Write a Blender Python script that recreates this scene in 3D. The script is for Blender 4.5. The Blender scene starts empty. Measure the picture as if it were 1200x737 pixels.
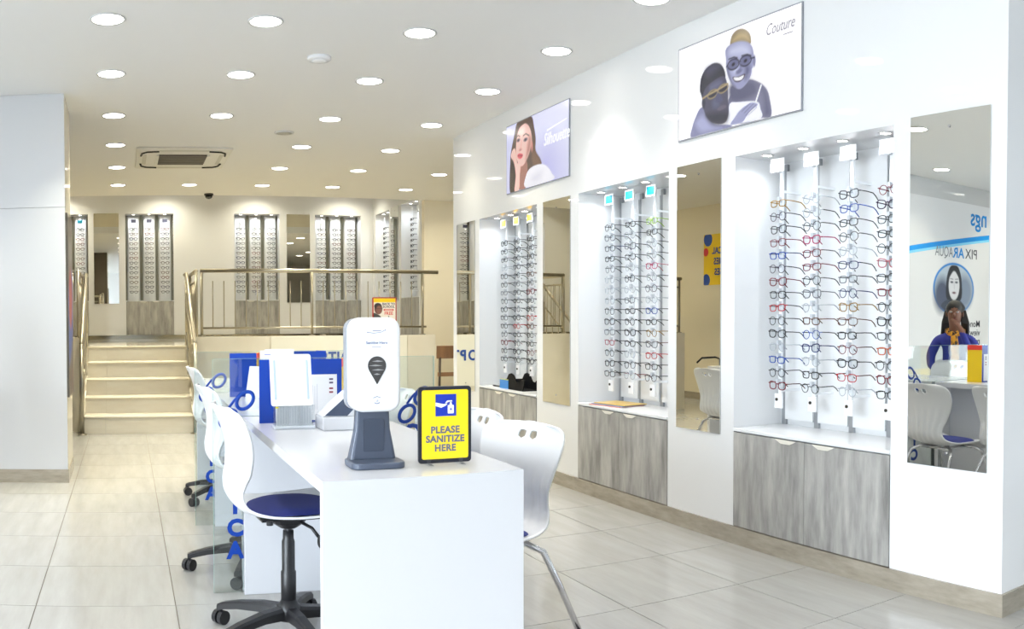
import bpy, bmesh, math, random
import numpy as np
from mathutils import Vector, Matrix

random.seed(7)
SC = bpy.context.scene
COL = SC.collection
PI = math.pi

# ------------------------------------------------------------------ camera
# the photograph is a stitched wide view: straight level lines bow, uprights stay upright -> cylindrical panorama
F_PX, X_AXIS, CAM_H, PITCH = 1050.0, 148.0, 1.16, 0.024
YAW = (600.0 - X_AXIS) / F_PX
Y_C = 376.0 + F_PX * PITCH * math.cos(YAW)
cam = bpy.data.cameras.new('camera')
cam_o = bpy.data.objects.new('camera', cam)
COL.objects.link(cam_o)
cam_o.location = (0, 0, CAM_H)
cam_o.rotation_euler = (PI / 2 - PITCH, 0, -YAW)
cam.type = 'PANO'
cam.panorama_type = 'CENTRAL_CYLINDRICAL'
cam.central_cylindrical_radius = 1.0
cam.central_cylindrical_range_u_min = -600 / F_PX
cam.central_cylindrical_range_u_max = 600 / F_PX
cam.central_cylindrical_range_v_min = -(737 - Y_C) / F_PX
cam.central_cylindrical_range_v_max = Y_C / F_PX
cam.clip_start = 0.02
SC.camera = cam_o

# ------------------------------------------------------------------ world, daylight, exposure
SC.view_settings.view_transform = 'Standard'
SC.view_settings.look = 'None'
SC.view_settings.gamma = 1.0
SC.view_settings.use_curve_mapping = False
SC.view_settings.exposure = -0.36
SC.cycles.use_denoising = True
SC.cycles.max_bounces = 10
SC.cycles.diffuse_bounces = 5
SC.cycles.glossy_bounces = 5
SC.cycles.transparent_max_bounces = 24
SC.cycles.sample_clamp_indirect = 6.0
SC.cycles.caustics_reflective = False
SC.cycles.caustics_refractive = False
W = bpy.data.worlds.new('sky')
SC.world = W
W.use_nodes = True
W.node_tree.nodes['Background'].inputs[0].default_value = (0.835, 0.905, 1.0, 1)
W.node_tree.nodes['Background'].inputs[1].default_value = 34.0
LAMP_WATT = 16.0
LAMP_RGB = (1.0, 0.94, 0.74)      # rear rows: warm white
LAMP_RGB_FRONT = (1.0, 0.975, 0.94)   # front rows: neutral white
# portals: they only tell the renderer where the sky light comes in (the added side glazing)
def portal(loc, rot, sx, sy):
    l = bpy.data.lights.new('shopfront_daylight', 'AREA')
    l.shape = 'RECTANGLE'; l.size = sx; l.size_y = sy
    l.cycles.is_portal = True
    o = bpy.data.objects.new('shopfront_daylight', l)
    COL.objects.link(o); o.location = loc; o.rotation_euler = rot
portal((-4.56, -0.05, 1.35), (PI / 2, 0, -PI / 2), 3.8, 2.62)

# ------------------------------------------------------------------ helpers
def lin(c):
    c = c / 255.0
    return c / 12.92 if c <= 0.04045 else ((c + 0.055) / 1.055) ** 2.4
def rgb(r, g, b): return (lin(r), lin(g), lin(b), 1.0)

MATS = {}
def mat(name, col, rough=0.5, metal=0.0, spec=0.5, emit=None, estr=0.0, coat=0.0):
    if name in MATS: return MATS[name]
    m = bpy.data.materials.new(name); m.use_nodes = True
    p = m.node_tree.nodes['Principled BSDF']
    p.inputs['Base Color'].default_value = col
    p.inputs['Roughness'].default_value = rough
    p.inputs['Metallic'].default_value = metal
    p.inputs['Specular IOR Level'].default_value = spec
    p.inputs['Coat Weight'].default_value = coat
    if emit:
        p.inputs['Emission Color'].default_value = emit
        p.inputs['Emission Strength'].default_value = estr
    MATS[name] = m
    return m

def grain(m, c1, c2, scale, detail=6.0, noise=3.0, bump=0.0, rough=None, lo=0.3, hi=0.7, per_object=True, coord='Object'):
    """two-tone noise in stretched object coordinates; an offset per object keeps neighbours apart"""
    nt = m.node_tree; p = nt.nodes['Principled BSDF']; N = nt.nodes.new; L = nt.links.new
    tc = N('ShaderNodeTexCoord'); mp = N('ShaderNodeMapping'); mp.inputs['Scale'].default_value = scale
    geo = N('ShaderNodeNewGeometry') if coord == 'World' else None
    if coord == 'World': L(geo.outputs['Position'], mp.inputs['Vector'])
    else: L(tc.outputs['Object'], mp.inputs['Vector'])
    no = N('ShaderNodeTexNoise'); no.noise_dimensions = '4D'
    no.inputs['Scale'].default_value = noise; no.inputs['Detail'].default_value = detail; no.inputs['Roughness'].default_value = 0.62
    L(mp.outputs['Vector'], no.inputs['Vector'])
    if per_object:
        oi = N('ShaderNodeObjectInfo'); mu = N('ShaderNodeMath'); mu.operation = 'MULTIPLY'; mu.inputs[1].default_value = 40
        L(oi.outputs['Random'], mu.inputs[0]); L(mu.outputs[0], no.inputs['W'])
    cr = N('ShaderNodeValToRGB')
    cr.color_ramp.elements[0].position = lo; cr.color_ramp.elements[0].color = c1
    cr.color_ramp.elements[1].position = hi; cr.color_ramp.elements[1].color = c2
    L(no.outputs['Fac'], cr.inputs['Fac']); L(cr.outputs['Color'], p.inputs['Base Color'])
    if bump:
        bp = N('ShaderNodeBump'); bp.inputs['Strength'].default_value = bump; bp.inputs['Distance'].default_value = 0.002
        L(no.outputs['Fac'], bp.inputs['Height']); L(bp.outputs['Normal'], p.inputs['Normal'])
    return m

def thin_glass(name, tint, gloss=0.06, rough=0.0, tint2=None):
    if name in MATS: return MATS[name]
    m = bpy.data.materials.new(name); m.use_nodes = True
    nt = m.node_tree; nt.nodes.remove(nt.nodes['Principled BSDF']); N = nt.nodes.new
    t = N('ShaderNodeBsdfTransparent'); t.inputs[0].default_value = tint
    g = N('ShaderNodeBsdfGlossy'); g.inputs['Roughness'].default_value = rough
    lw = N('ShaderNodeLayerWeight'); pw = N('ShaderNodeMath'); pw.operation = 'POWER'; pw.inputs[1].default_value = 5.0
    mx = N('ShaderNodeMixShader'); mm = N('ShaderNodeMath'); mm.operation = 'MULTIPLY_ADD'
    mm.inputs[1].default_value = 0.8; mm.inputs[2].default_value = gloss
    nt.links.new(lw.outputs['Facing'], pw.inputs[0]); nt.links.new(pw.outputs[0], mm.inputs[0]); nt.links.new(mm.outputs[0], mx.inputs[0])
    nt.links.new(t.outputs[0], mx.inputs[1]); nt.links.new(g.outputs[0], mx.inputs[2])
    nt.links.new(mx.outputs[0], nt.nodes['Material Output'].inputs[0])
    MATS[name] = m
    return m

def print_mat(name, emit=0.0, rough=0.4):
    """flat print: colours come from the mesh's own print data"""
    if name in MATS: return MATS[name]
    m = bpy.data.materials.new(name); m.use_nodes = True
    nt = m.node_tree; p = nt.nodes['Principled BSDF']
    a = nt.nodes.new('ShaderNodeAttribute'); a.attribute_name = 'print'
    nt.links.new(a.outputs['Color'], p.inputs['Base Color'])
    p.inputs['Roughness'].default_value = rough
    if emit:
        nt.links.remove(p.inputs['Base Color'].links[0]); p.inputs['Base Color'].default_value = (0.015, 0.015, 0.015, 1)
        nt.links.new(a.outputs['Color'], p.inputs['Emission Color'])
        p.inputs['Emission Strength'].default_value = emit
    MATS[name] = m
    return m

def setp(o, label=None, cat=None, group=None, kind=None):
    if label: o['label'] = label
    if cat: o['category'] = cat
    if group: o['group'] = group
    if kind: o['kind'] = kind
    return o

def thing(name, label, cat, loc=(0, 0, 0), rotz=0.0, group=None):
    o = bpy.data.objects.new(name, None); COL.objects.link(o)
    o.empty_display_size = 0.1
    o.location = loc; o.rotation_euler = (0, 0, rotz)
    return setp(o, label, cat, group)

def link(name, me, m=None, parent=None, obj_mat=False):
    o = bpy.data.objects.new(name, me); COL.objects.link(o)
    if parent: o.parent = parent
    if m is not None:
        if obj_mat:
            if not me.materials: me.materials.append(None)
            o.material_slots[0].link = 'OBJECT'; o.material_slots[0].material = m
        elif not me.materials:
            me.materials.append(m)
    return o

def dup(root, loc=None, rotz=None, label=None, group=None):
    r = root.copy(); COL.objects.link(r)
    if loc is not None: r.location = loc
    if rotz is not None: r.rotation_euler = (0, 0, rotz)
    if label: r['label'] = label
    if group: r['group'] = group
    for ch in list(root.children):
        c = ch.copy(); COL.objects.link(c); c.parent = r
        for g in list(ch.children):
            d = g.copy(); COL.objects.link(d); d.parent = c
    return r

class MB:
    def __init__(s): s.v = []; s.f = []; s.mi = []; s.cur = 0
    def add(s, vs, fs):
        b = len(s.v); s.v += [tuple(p) for p in vs]
        for f in fs: s.f.append([b + i for i in f]); s.mi.append(s.cur)
        return s
    def box(s, x0, y0, z0, x1, y1, z1):
        x0, x1 = min(x0, x1), max(x0, x1); y0, y1 = min(y0, y1), max(y0, y1); z0, z1 = min(z0, z1), max(z0, z1)
        return s.add([(x0, y0, z0), (x1, y0, z0), (x1, y1, z0), (x0, y1, z0), (x0, y0, z1), (x1, y0, z1), (x1, y1, z1), (x0, y1, z1)],
              [(0, 3, 2, 1), (4, 5, 6, 7), (0, 1, 5, 4), (1, 2, 6, 5), (2, 3, 7, 6), (3, 0, 4, 7)])
    def quad(s, o, r, u):
        o, r, u = Vector(o), Vector(r), Vector(u)
        return s.add([o, o + r, o + r + u, o + u], [(0, 1, 2, 3)])
    def prism(s, poly, o, r, u, d):
        """outline poly (2D, counter-clockwise) in plane (r,u) at o, thickness d along r x u (front) """
        o, r, u = Vector(o), Vector(r), Vector(u); n = r.cross(u).normalized() * d
        k = len(poly); P = [o + r * a + u * b for a, b in poly]
        return s.add([p for p in P] + [p + n for p in P],
              [list(range(k))[::-1], list(range(k, 2 * k))] + [(i, (i + 1) % k, k + (i + 1) % k, k + i) for i in range(k)])
    def tube(s, pts, r, seg=8, closed=False, cap=True):
        pts = [Vector(p) for p in pts]; n = len(pts); rs = r if isinstance(r, (list, tuple)) else [r] * n
        rings = []; ref = None
        for i in range(n):
            if closed: t = pts[(i + 1) % n] - pts[i - 1]
            else: t = pts[min(i + 1, n - 1)] - pts[max(i - 1, 0)]
            t.normalize()
            if ref is None:
                ref = Vector((0, 0, 1)) if abs(t.z) < 0.9 else Vector((1, 0, 0))
            a = ref - t * ref.dot(t)
            if a.length < 1e-4: a = Vector((1, 0, 0)) - t * t.x
            a.normalize(); ref = a; b = t.cross(a)
            rings.append([pts[i] + (a * math.cos(2 * PI * k / seg) + b * math.sin(2 * PI * k / seg)) * rs[i] for k in range(seg)])
        vs = [p for q in rings for p in q]; fs = []
        for i in range(n if closed else n - 1):
            j = (i + 1) % n
            for k in range(seg): fs.append((i * seg + k, i * seg + (k + 1) % seg, j * seg + (k + 1) % seg, j * seg + k))
        if cap and not closed:
            fs.append(list(range(seg))[::-1]); fs.append([(n - 1) * seg + k for k in range(seg)])
        return s.add(vs, fs)
    def lathe(s, prof, c=(0, 0, 0), seg=20):
        c = Vector(c); n = len(prof); vs = []; fs = []
        for r, z in prof:
            for k in range(seg): vs.append(c + Vector((r * math.cos(2 * PI * k / seg), r * math.sin(2 * PI * k / seg), z)))
        for i in range(n - 1):
            for k in range(seg): fs.append((i * seg + k, i * seg + (k + 1) % seg, (i + 1) * seg + (k + 1) % seg, (i + 1) * seg + k))
        if prof[0][0] > 1e-5: fs.append(list(range(seg))[::-1])
        if prof[-1][0] > 1e-5: fs.append([(n - 1) * seg + k for k in range(seg)])
        return s.add(vs, fs)
    def ellipsoid(s, c, r, seg=14, rings=9):
        c = Vector(c); vs = []; fs = []
        for i in range(rings + 1):
            a = PI * i / rings - PI / 2
            for k in range(seg):
                b = 2 * PI * k / seg
                vs.append((c.x + r[0] * math.cos(a) * math.cos(b), c.y + r[1] * math.cos(a) * math.sin(b), c.z + r[2] * math.sin(a)))
        for i in range(rings):
            for k in range(seg): fs.append((i * seg + k, i * seg + (k + 1) % seg, (i + 1) * seg + (k + 1) % seg, (i + 1) * seg + k))
        return s.add(vs, fs)
    def mesh(s, name, off=None, smooth=False, weld=False):
        me = bpy.data.meshes.new(name)
        vs = s.v if off is None else [(p[0] - off[0], p[1] - off[1], p[2] - off[2]) for p in s.v]
        me.from_pydata(vs, [], s.f); me.update()
        if any(s.mi): me.polygons.foreach_set('material_index', s.mi)
        if weld:
            bm = bmesh.new(); bm.from_mesh(me); bmesh.ops.remove_doubles(bm, verts=bm.verts, dist=1e-5); bm.to_mesh(me); bm.free()
        if smooth: me.polygons.foreach_set('use_smooth', [True] * len(me.polygons))
        return me
    def build(s, name, m, parent=None, local=False, smooth=False, bevel=0.0, weld=False, seg=2):
        """world-space vertices unless local; under an unrotated parent they are made relative to it"""
        off = None
        if parent is not None and not local:
            off = Vector(parent.location)
            if parent.parent is not None: off = off + Vector(parent.parent.location)
        me = s.mesh(name, off, smooth, weld)
        for x in (m if isinstance(m, (list, tuple)) else [m]): me.materials.append(x)
        o = link(name, me, None, parent)
        if smooth == 'auto':
            pass
        if bevel:
            b = o.modifiers.new('bevel', 'BEVEL'); b.width = bevel; b.segments = seg; b.limit_method = 'ANGLE'; b.angle_limit = 0.6
        return o

def rrect(w, h, r, n=5, cx=0, cy=0):
    pts = []
    for sx, sy, a0 in ((1, 1, 0), (-1, 1, 90), (-1, -1, 180), (1, -1, 270)):
        for i in range(n + 1):
            a = math.radians(a0 + 90 * i / n)
            pts.append((cx + sx * (w / 2 - r) + r * math.cos(a), cy + sy * (h / 2 - r) + r * math.sin(a)))
    return pts

RW, UP = Vector((0, -1, 0)), Vector((0, 0, 1))     # "right" and "up" as seen on the right-hand wall
RF = Vector((1, 0, 0))                             # "right" on a face turned to the camera (-y)

def text_mesh(name, s, size, o, r, u, m, parent=None, bold=0.0, align='CENTER', ext=0.0006, spacing=1.0, sx=1.0, shear=0.0, local=False):
    cu = bpy.data.curves.new(name, 'FONT'); cu.body = s; cu.size = size; cu.align_x = align; cu.align_y = 'CENTER'
    cu.offset = bold; cu.space_character = spacing; cu.extrude = ext; cu.shear = shear; cu.resolution_u = 3
    t = bpy.data.objects.new(name, cu); COL.objects.link(t)
    dg = bpy.context.evaluated_depsgraph_get()
    me = bpy.data.meshes.new_from_object(t.evaluated_get(dg))
    bpy.data.objects.remove(t); bpy.data.curves.remove(cu)
    o, r, u = Vector(o), Vector(r).normalized(), Vector(u).normalized(); n = r.cross(u)
    off = Vector((0, 0, 0))
    if parent is not None and not local:
        off = Vector(parent.location)
        if parent.parent is not None: off = off + Vector(parent.parent.location)
    for v in me.vertices:
        p = v.co; v.co = o + r * (p.x * sx) + u * p.y + n * (p.z) - off
    me.materials.clear(); me.materials.append(m); me.name = name
    return link(name, me, None, parent)

# ---- a tiny painter for flat prints (posters, screens): shapes with soft edges on a grid of print colours
class Paint:
    def __init__(s, w, h, nx, bg):
        s.w, s.h = w, h; s.nx = nx; s.ny = max(2, int(round(nx * h / w)))
        s.x, s.y = np.meshgrid(np.linspace(0, w, s.nx), np.linspace(0, h, s.ny))
        s.c = np.zeros((s.ny, s.nx, 3)); s.c[:] = [lin(k) for k in bg]
        s.px = w / (s.nx - 1)
    def put(s, a, col):
        a = np.clip(a, 0, 1)[..., None]; s.c = s.c * (1 - a) + np.array([lin(k) for k in col]) * a
    def ell(s, cx, cy, rx, ry, col, rot=0, soft=None, alpha=1.0):
        ca, sa = math.cos(math.radians(rot)), math.sin(math.radians(rot))
        dx, dy = s.x - cx, s.y - cy
        u, v = (dx * ca + dy * sa) / rx, (-dx * sa + dy * ca) / ry
        d = (np.sqrt(u * u + v * v) - 1) * min(rx, ry)
        s.put((0.5 - d / (soft or 1.5 * s.px)) * alpha, col)
    def poly(s, pts, col, soft=None, alpha=1.0, smooth=True):
        P = [np.array(p, float) for p in pts]
        if smooth:
            Q = []; n = len(P)
            for i in range(n):
                p0, p1, p2, p3 = P[i - 1], P[i], P[(i + 1) % n], P[(i + 2) % n]
                for t in (0, .2, .4, .6, .8):
                    Q.append(0.5 * (2 * p1 + (p2 - p0) * t + (2 * p0 - 5 * p1 + 4 * p2 - p3) * t * t + (3 * p1 - p0 - 3 * p2 + p3) * t ** 3))
            P = Q
        ins = np.zeros(s.x.shape, bool); dist = np.full(s.x.shape, 1e9); n = len(P)
        for i in range(n):
            a, b = P[i], P[(i + 1) % n]
            if abs(a[1] - b[1]) > 1e-9:
                c = ((a[1] > s.y) != (b[1] > s.y)) & (s.x < (b[0] - a[0]) * (s.y - a[1]) / (b[1] - a[1]) + a[0])
                ins ^= c
            ab = b - a; L = max(ab @ ab, 1e-12)
            t = np.clip(((s.x - a[0]) * ab[0] + (s.y - a[1]) * ab[1]) / L, 0, 1)
            dist = np.minimum(dist, np.hypot(s.x - a[0] - t * ab[0], s.y - a[1] - t * ab[1]))
        d = np.where(ins, -dist, dist)
        s.put((0.5 - d / (soft or 1.5 * s.px)) * alpha, col)
    def line(s, pts, wd, col, soft=None, alpha=1.0):
        d = np.full(s.x.shape, 1e9)
        for a, b in zip(pts[:-1], pts[1:]):
            a, b = np.array(a, float), np.array(b, float); ab = b - a; L = max(ab @ ab, 1e-12)
            t = np.clip(((s.x - a[0]) * ab[0] + (s.y - a[1]) * ab[1]) / L, 0, 1)
            d = np.minimum(d, np.hypot(s.x - a[0] - t * ab[0], s.y - a[1] - t * ab[1]))
        s.put((0.5 - (d - wd / 2) / (soft or 1.2 * s.px)) * alpha, col)
    def build(s, name, o, r, u, m, parent=None, local=False):
        o, r, u = Vector(o), Vector(r).normalized(), Vector(u).normalized()
        off = Vector((0, 0, 0))
        if parent is not None and not local:
            off = Vector(parent.location)
            if parent.parent is not None: off = off + Vector(parent.parent.location)
        o = o - off
        X = s.x.ravel()[:, None]; Y = s.y.ravel()[:, None]
        co = np.array(o)[None] + X * np.array(r)[None] + Y * np.array(u)[None]
        i = np.arange(s.nx * s.ny).reshape(s.ny, s.nx)
        fs = np.stack([i[:-1, :-1], i[:-1, 1:], i[1:, 1:], i[1:, :-1]], -1).reshape(-1, 4)
        me = bpy.data.meshes.new(name); me.from_pydata(co.tolist(), [], fs.tolist())
        at = me.color_attributes.new('print', 'FLOAT_COLOR', 'POINT')
        at.data.foreach_set('color', np.concatenate([s.c.reshape(-1, 3), np.ones((s.nx * s.ny, 1))], 1).astype(np.float32).ravel())
        me.materials.append(m)
        return link(name, me, None, parent)

# ------------------------------------------------------------------ materials
WHITE = mat('white_gloss_panel', (0.775, 0.78, 0.785, 1), 0.025, spec=0.5)
WHITE_S = mat('white_satin', (0.84, 0.85, 0.86, 1), 0.25)
CEIL = mat('ceiling_paint', (0.90, 0.90, 0.89, 1), 0.6)
CREAM = mat('cream_paint', rgb(240, 231, 208), 0.45)
TILE = grain(mat('floor_porcelain', (0.7, 0.68, 0.62, 1), 0.13, spec=0.5), rgb(157, 155, 151), rgb(172, 171, 167), (7, 0.9, 1), 6, 2.2, lo=0.28, hi=0.72)
GROUT = mat('grout', rgb(96, 88, 76), 0.8)
STEP = grain(mat('beige_stair_tile', rgb(226, 219, 203), 0.18), rgb(221, 213, 195), rgb(231, 226, 211), (1.5, 1.5, 6), 4, 2.0)
NOSE = mat('stair_nosing', rgb(230, 223, 204), 0.2)
BASE = grain(mat('grey_skirting_tile', rgb(150, 143, 130), 0.12), rgb(136, 128, 115), rgb(166, 158, 144), (3, 3, 14), 5, 2.0)
DARKBASE = mat('mirror_polished_skirting', rgb(140, 136, 124), 0.08, metal=0.85)
WOOD = grain(mat('grey_limed_wood', rgb(150, 148, 144), 0.35), rgb(120, 119, 117), rgb(184, 182, 178), (6, 6, 1.1), 9, 2.6, bump=0.15, lo=0.32, hi=0.7)
MIRROR = mat('mirror_silver', (0.80, 0.80, 0.76, 1), 0.0, metal=1.0)
STEEL = mat('brushed_steel', rgb(170, 163, 146), 0.32, metal=1.0)
CHROME = mat('chrome', rgb(215, 215, 218), 0.08, metal=1.0)
GREYM = mat('grey_metal_track', rgb(165, 168, 172), 0.35, metal=0.6)
BLACKP = mat('black_plastic', rgb(28, 28, 31), 0.4)
SIGNBLUE = mat('sign_blue', rgb(12, 62, 150), 0.4)
EDGE = mat('frame_grey', rgb(110, 112, 118), 0.3, metal=0.3)

CZ = 2.79          # main ceiling
XW = 2.91          # right-hand wall face
YP = 9.18          # foot of the stairs
YF = 9.40          # platform front
ZP = 0.87          # platform floor
YB = 14.2          # back wall
YE = 11.7          # where the main ceiling ends

def struct(o): o['kind'] = 'structure'; return o

# ------------------------------------------------------------------ floor
fl = MB().box(-4.6, -2.1, -0.08, 6.2, 11.8, -0.004).build('floor', GROUT); struct(fl)
JX, JY, GX, GY = 0.19, 3.62, 0.57, 0.595
tile_me = MB().box(0.002, 0.002, -0.012, GX - 0.002, GY - 0.002, 0.0).mesh('floor_tile'); tile_me.materials.append(TILE)
rest = MB()
for i in range(-9, 11):
    for j in range(-10, 14):
        x, y = JX + GX * i, JY + GY * j
        if x < -4.6 or x + GX > 6.2 or y < -2.1 or y > 11.2: continue
        if -1.2 < x < 2.9 and 0.9 < y < 9.2:
            t = link('floor_tile', tile_me, None, fl); t.location = (x, y, 0)
        elif not (-0.9 < x < 2.7 and y > 9.3):
            rest.box(x + 0.002, y + 0.002, -0.012, x + GX - 0.002, y + GY - 0.002, 0.0)
r = rest.build('outer_tiles', TILE, fl); r['kind'] = 'stuff'

# ------------------------------------------------------------------ ceilings
struct(MB().box(-4.6, -2.1, CZ, 6.2, YE, CZ + 0.12).build('ceiling', CEIL))
struct(MB().box(-2.1, YE, 3.3, 6.2, YB + 0.6, 3.4).build('ceiling_upper', CEIL))
struct(MB().box(-4.6, YE - 0.1, CZ + 0.12, 6.2, YE, 3.42).build('trim_1', CREAM))

# ------------------------------------------------------------------ left column wall (faces the camera)
wl = MB().box(-4.6, 6.45, 0, -0.44, 7.02, CZ).build('wall_left', GROUT); struct(wl)
for z0, z1 in ((0.095, 1.9785), (1.9805, CZ - 0.001)):
    MB().box(-4.6, 6.42, z0, -0.43, 6.45, z1).build('wall_panel', mat('column_panel', (0.585, 0.595, 0.61, 1), 0.03), wl, bevel=0.0015)
MB().box(-0.44, 6.45, 0.095, -0.43, 7.03, CZ - 0.001).build('side_panel', mat('cream_gloss', rgb(238, 232, 214), 0.1), wl)
struct(MB().box(-4.6, 6.412, 0, -0.422, 7.03, 0.095).build('baseboard_left', BASE))
struct(MB().box(-2.06, 7.03, 0, -1.95, YB, 3.42).build('wall_stairhall', CREAM))
struct(MB().box(-1.95, 7.03, 0, -1.935, 11.0, 0.1).build('baseboard_stairhall', BASE))
struct(MB().box(-1.95, 11.0, 0, -0.95, 11.1, ZP).build('wall_under_platform', CREAM))
# unseen left flank with glazing added for light, near end, closed street front
wfl = MB().box(-4.7, 1.88, 0, -4.6, 7.02, CZ).box(-4.7, -2.2, 2.68, -4.6, 1.88, CZ).box(-4.7, -2.2, 0, -4.6, 1.88, 0.03).build('wall_far_left', WHITE_S); struct(wfl)
for y in (-1.95, 0.0, 1.85): MB().box(-4.68, y - 0.03, 0.03, -4.62, y + 0.03, 2.68).build('mullion', EDGE, wfl)
struct(MB().box(5.2, -2.2, 0, 5.3, 1.95, CZ).build('wall_street_right', WHITE_S))
struct(MB().box(-4.6, -2.2, 0, 5.2, -2.08, CZ).build('wall_front', WHITE_S))  # street front closed solid to keep daylight off the desk and column
PANE = thin_glass('window_glass', (0.97, 0.985, 0.98, 1), 0.05)
for k, (ya, yb) in enumerate(((-1.92, -0.03), (0.03, 1.82))):  # side windows added to throw daylight onto the right-hand wall
    struct(MB().box(-4.655, ya, 0.03, -4.645, yb, 2.68).build('window_%d' % (k + 1), PANE))
PAVE = mat('street_paving', (0.88, 0.88, 0.88, 1), 0.8)  # unseen paving made very pale to bounce daylight up to the ceiling
struct(MB().box(-16, -16, -0.2, 14, -2.2, -0.08).build('floor_street', PAVE)); struct(MB().box(-16, -2.2, -0.2, -4.7, 12, -0.08).build('floor_side_street', PAVE))

# ------------------------------------------------------------------ right-hand wall with three niches
NICHES = [(2.535, 3.61), (4.21, 5.27), (5.9, 7.0)]
Y0, Y1 = 1.95, 7.61
XB = 3.23          # niche back
NZ0, NZ1, BZ = 0.60, 2.0, 0.09
ys = [Y0] + [v for n in NICHES for v in n] + [Y1]
for a, b in zip(ys[0::2], ys[1::2]):
    struct(MB().box(XW, a, BZ, XB + 0.1, b, NZ1).build('wall_right', WHITE))
struct(MB().box(XW, Y0, NZ1, XB + 0.1, Y1, CZ).build('wall_right', WHITE))
wrb = []
NW = mat('niche_white', (0.80, 0.81, 0.82, 1), 0.22)
for a, b in NICHES:
    wrb.append(struct(MB().box(XB + 0.012, a, BZ, XB + 0.1, b, NZ1).build('wall_right', NW)))
struct(MB().box(XW - 0.012, Y0 - 0.012, 0, XB + 0.1, Y1, BZ).build('baseboard_right', BASE))
# the wall turns away at its near end
struct(MB().box(XB + 0.1, Y0, BZ, 6.2, Y0 + 0.12, CZ).build('wall_near_right', WHITE))
struct(MB().box(XB + 0.1, Y0 - 0.012, 0, 6.2, Y0 + 0.12, BZ).build('baseboard_near_right', BASE))
struct(MB().box(XB + 0.1, 2.07, 0, XB + 0.16, Y1, CZ).build('wall_right_core', WHITE_S))
struct(MB().box(6.1, 2.07, 0, 6.2, YE, CZ + 0.1).build('wall_far_right', CREAM))

# ------------------------------------------------------------------ raised platform, alcove walls
FACE = grain(mat('beige_wall_tile', rgb(228, 219, 196), 0.2), rgb(222, 212, 188), rgb(233, 225, 205), (1.2, 1.2, 1.2), 3, 1.5)
pf = thing('floor_platform', None, None, (0, 0, 0)); struct(pf)
PT = mat('platform_tile', rgb(214, 206, 186), 0.06)
SX0, SX1 = -0.46, 0.70
MB().box(-0.95, YF + 0.12, 0, SX0, YB, ZP).build('deck_left', PT, pf)
MB().box(SX0, YP + 1.2, 0, SX1, YB, ZP).build('deck_middle', PT, pf)
MB().box(SX1, YF + 0.12, 0, 3.38, YE, ZP).build('deck_right', PT, pf)
MB().box(SX1, YE, 0, 4.02, YB, ZP).build('deck_rear', PT, pf)
MB().box(-1.95, 11.1, 0, -0.95, YB, ZP).build('deck_corner', PT, pf)
for xa, xb in ((-0.95, SX0), (SX1, 1.52)):
    MB().box(xa, YF, 0, xb, YF + 0.12, 0.985).build('face_tile', FACE, pf)
xs = [1.52, 2.05, 2.66, 3.05, 3.38]
for xa, xb in zip(xs[:-1], xs[1:]):
    MB().box(xa + 0.001, YF, 0, xb - 0.001, YF + 0.12, 0.985).build('face_tile', FACE, pf)
struct(MB().box(1.53, YF - 0.012, 0.40, 3.045, YF, 0.982).build('trim_2', mat('pale_sign_panel', rgb(238, 233, 214), 0.3)))
wb = MB().box(-1.95, YB + 0.25, ZP, 4.1, YB + 0.35, 3.3).build('wall_back', WHITE); struct(wb)
ws = MB().box(4.27, YE, ZP, 4.37, YB + 0.3, 3.3).build('wall_alcove_right', WHITE); struct(ws)
struct(MB().box(4.021, YE - 0.06, 0, 6.1, YE + 0.04, 3.3).build('wall_rear_cream', CREAM))
struct(MB().box(3.38, YF + 0.12, 0, 3.40, YE - 0.06, ZP).build('wall_platform_side', CREAM))

# ------------------------------------------------------------------ stairs
ST = thing('staircase', 'five beige tiled steps rising to the railed platform', 'stairs', (0.12, YP, 0))
lev = [0.185, 0.355, 0.528, 0.70, ZP]
for k, z in enumerate(lev):
    zb = 0 if k == 0 else lev[k - 1]
    y = YP + 0.29 * k
    for xa, xb in ((SX0 + 0.02, -0.222), (-0.220, SX1 - 0.02)):
        MB().box(xa, y, zb, xb, y + 0.02, z - 0.022).build('riser_tile', STEP, ST)
    ye = YP + 0.29 * (k + 1) + 0.02 if k < 4 else YP + 1.2
    MB().box(SX0 + 0.02, y - 0.012, z - 0.022, SX1 - 0.02, ye, z).build('tread', NOSE if k < 4 else NOSE, ST, bevel=0.006)
for x in (SX0 - 0.0, SX1 - 0.02):
    MB().prism([(0, 0), (1.2, 0), (1.2, ZP - 0.02), (0.29 * 4, ZP - 0.2), (0.0, 0.16)], (x, YP, 0), (0, 1, 0), (0, 0, 1), 0.02).build('stringer', STEP, ST)

# ------------------------------------------------------------------ railings
def railing(label, x0, x1, y, posts, name='platform_railing'):
    t = thing(name, label, 'railing', ((x0 + x1) / 2, y, 0.985))
    MB().tube([(x0, y, 1.684), (x1, y, 1.684)], 0.021, 12).build('top_rail', STEEL, t, smooth=True)
    MB().tube([(x0 + 0.02, y, 1.575), (x1 - 0.14 if x1 > 2 else x1, y, 1.575)], 0.011, 8).build('upper_rail', STEEL, t, smooth=True)
    MB().tube([(x0 + 0.02, y, 1.075), (x1 - 0.14 if x1 > 2 else x1, y, 1.075)], 0.011, 8).build('bottom_rail', STEEL, t, smooth=True)
    for p in posts:
        MB().tube([(p, y, 0.985), (p, y, 1.684)], 0.016, 10).lathe([(0.035, 0.985), (0.035, 0.995), (0.0, 0.996)], (p, y, 0), 12).build('post', STEEL, t, smooth=True)
    return t
rt = railing('steel railing along the front edge of the raised platform', 0.785, 3.43, YF + 0.06, (0.80, 1.99, 3.245))
bal = MB().tube([(0, 0, 1.075), (0, 0, 1.575)], 0.006, 6).mesh('baluster', smooth=True); bal.materials.append(STEEL)
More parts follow.
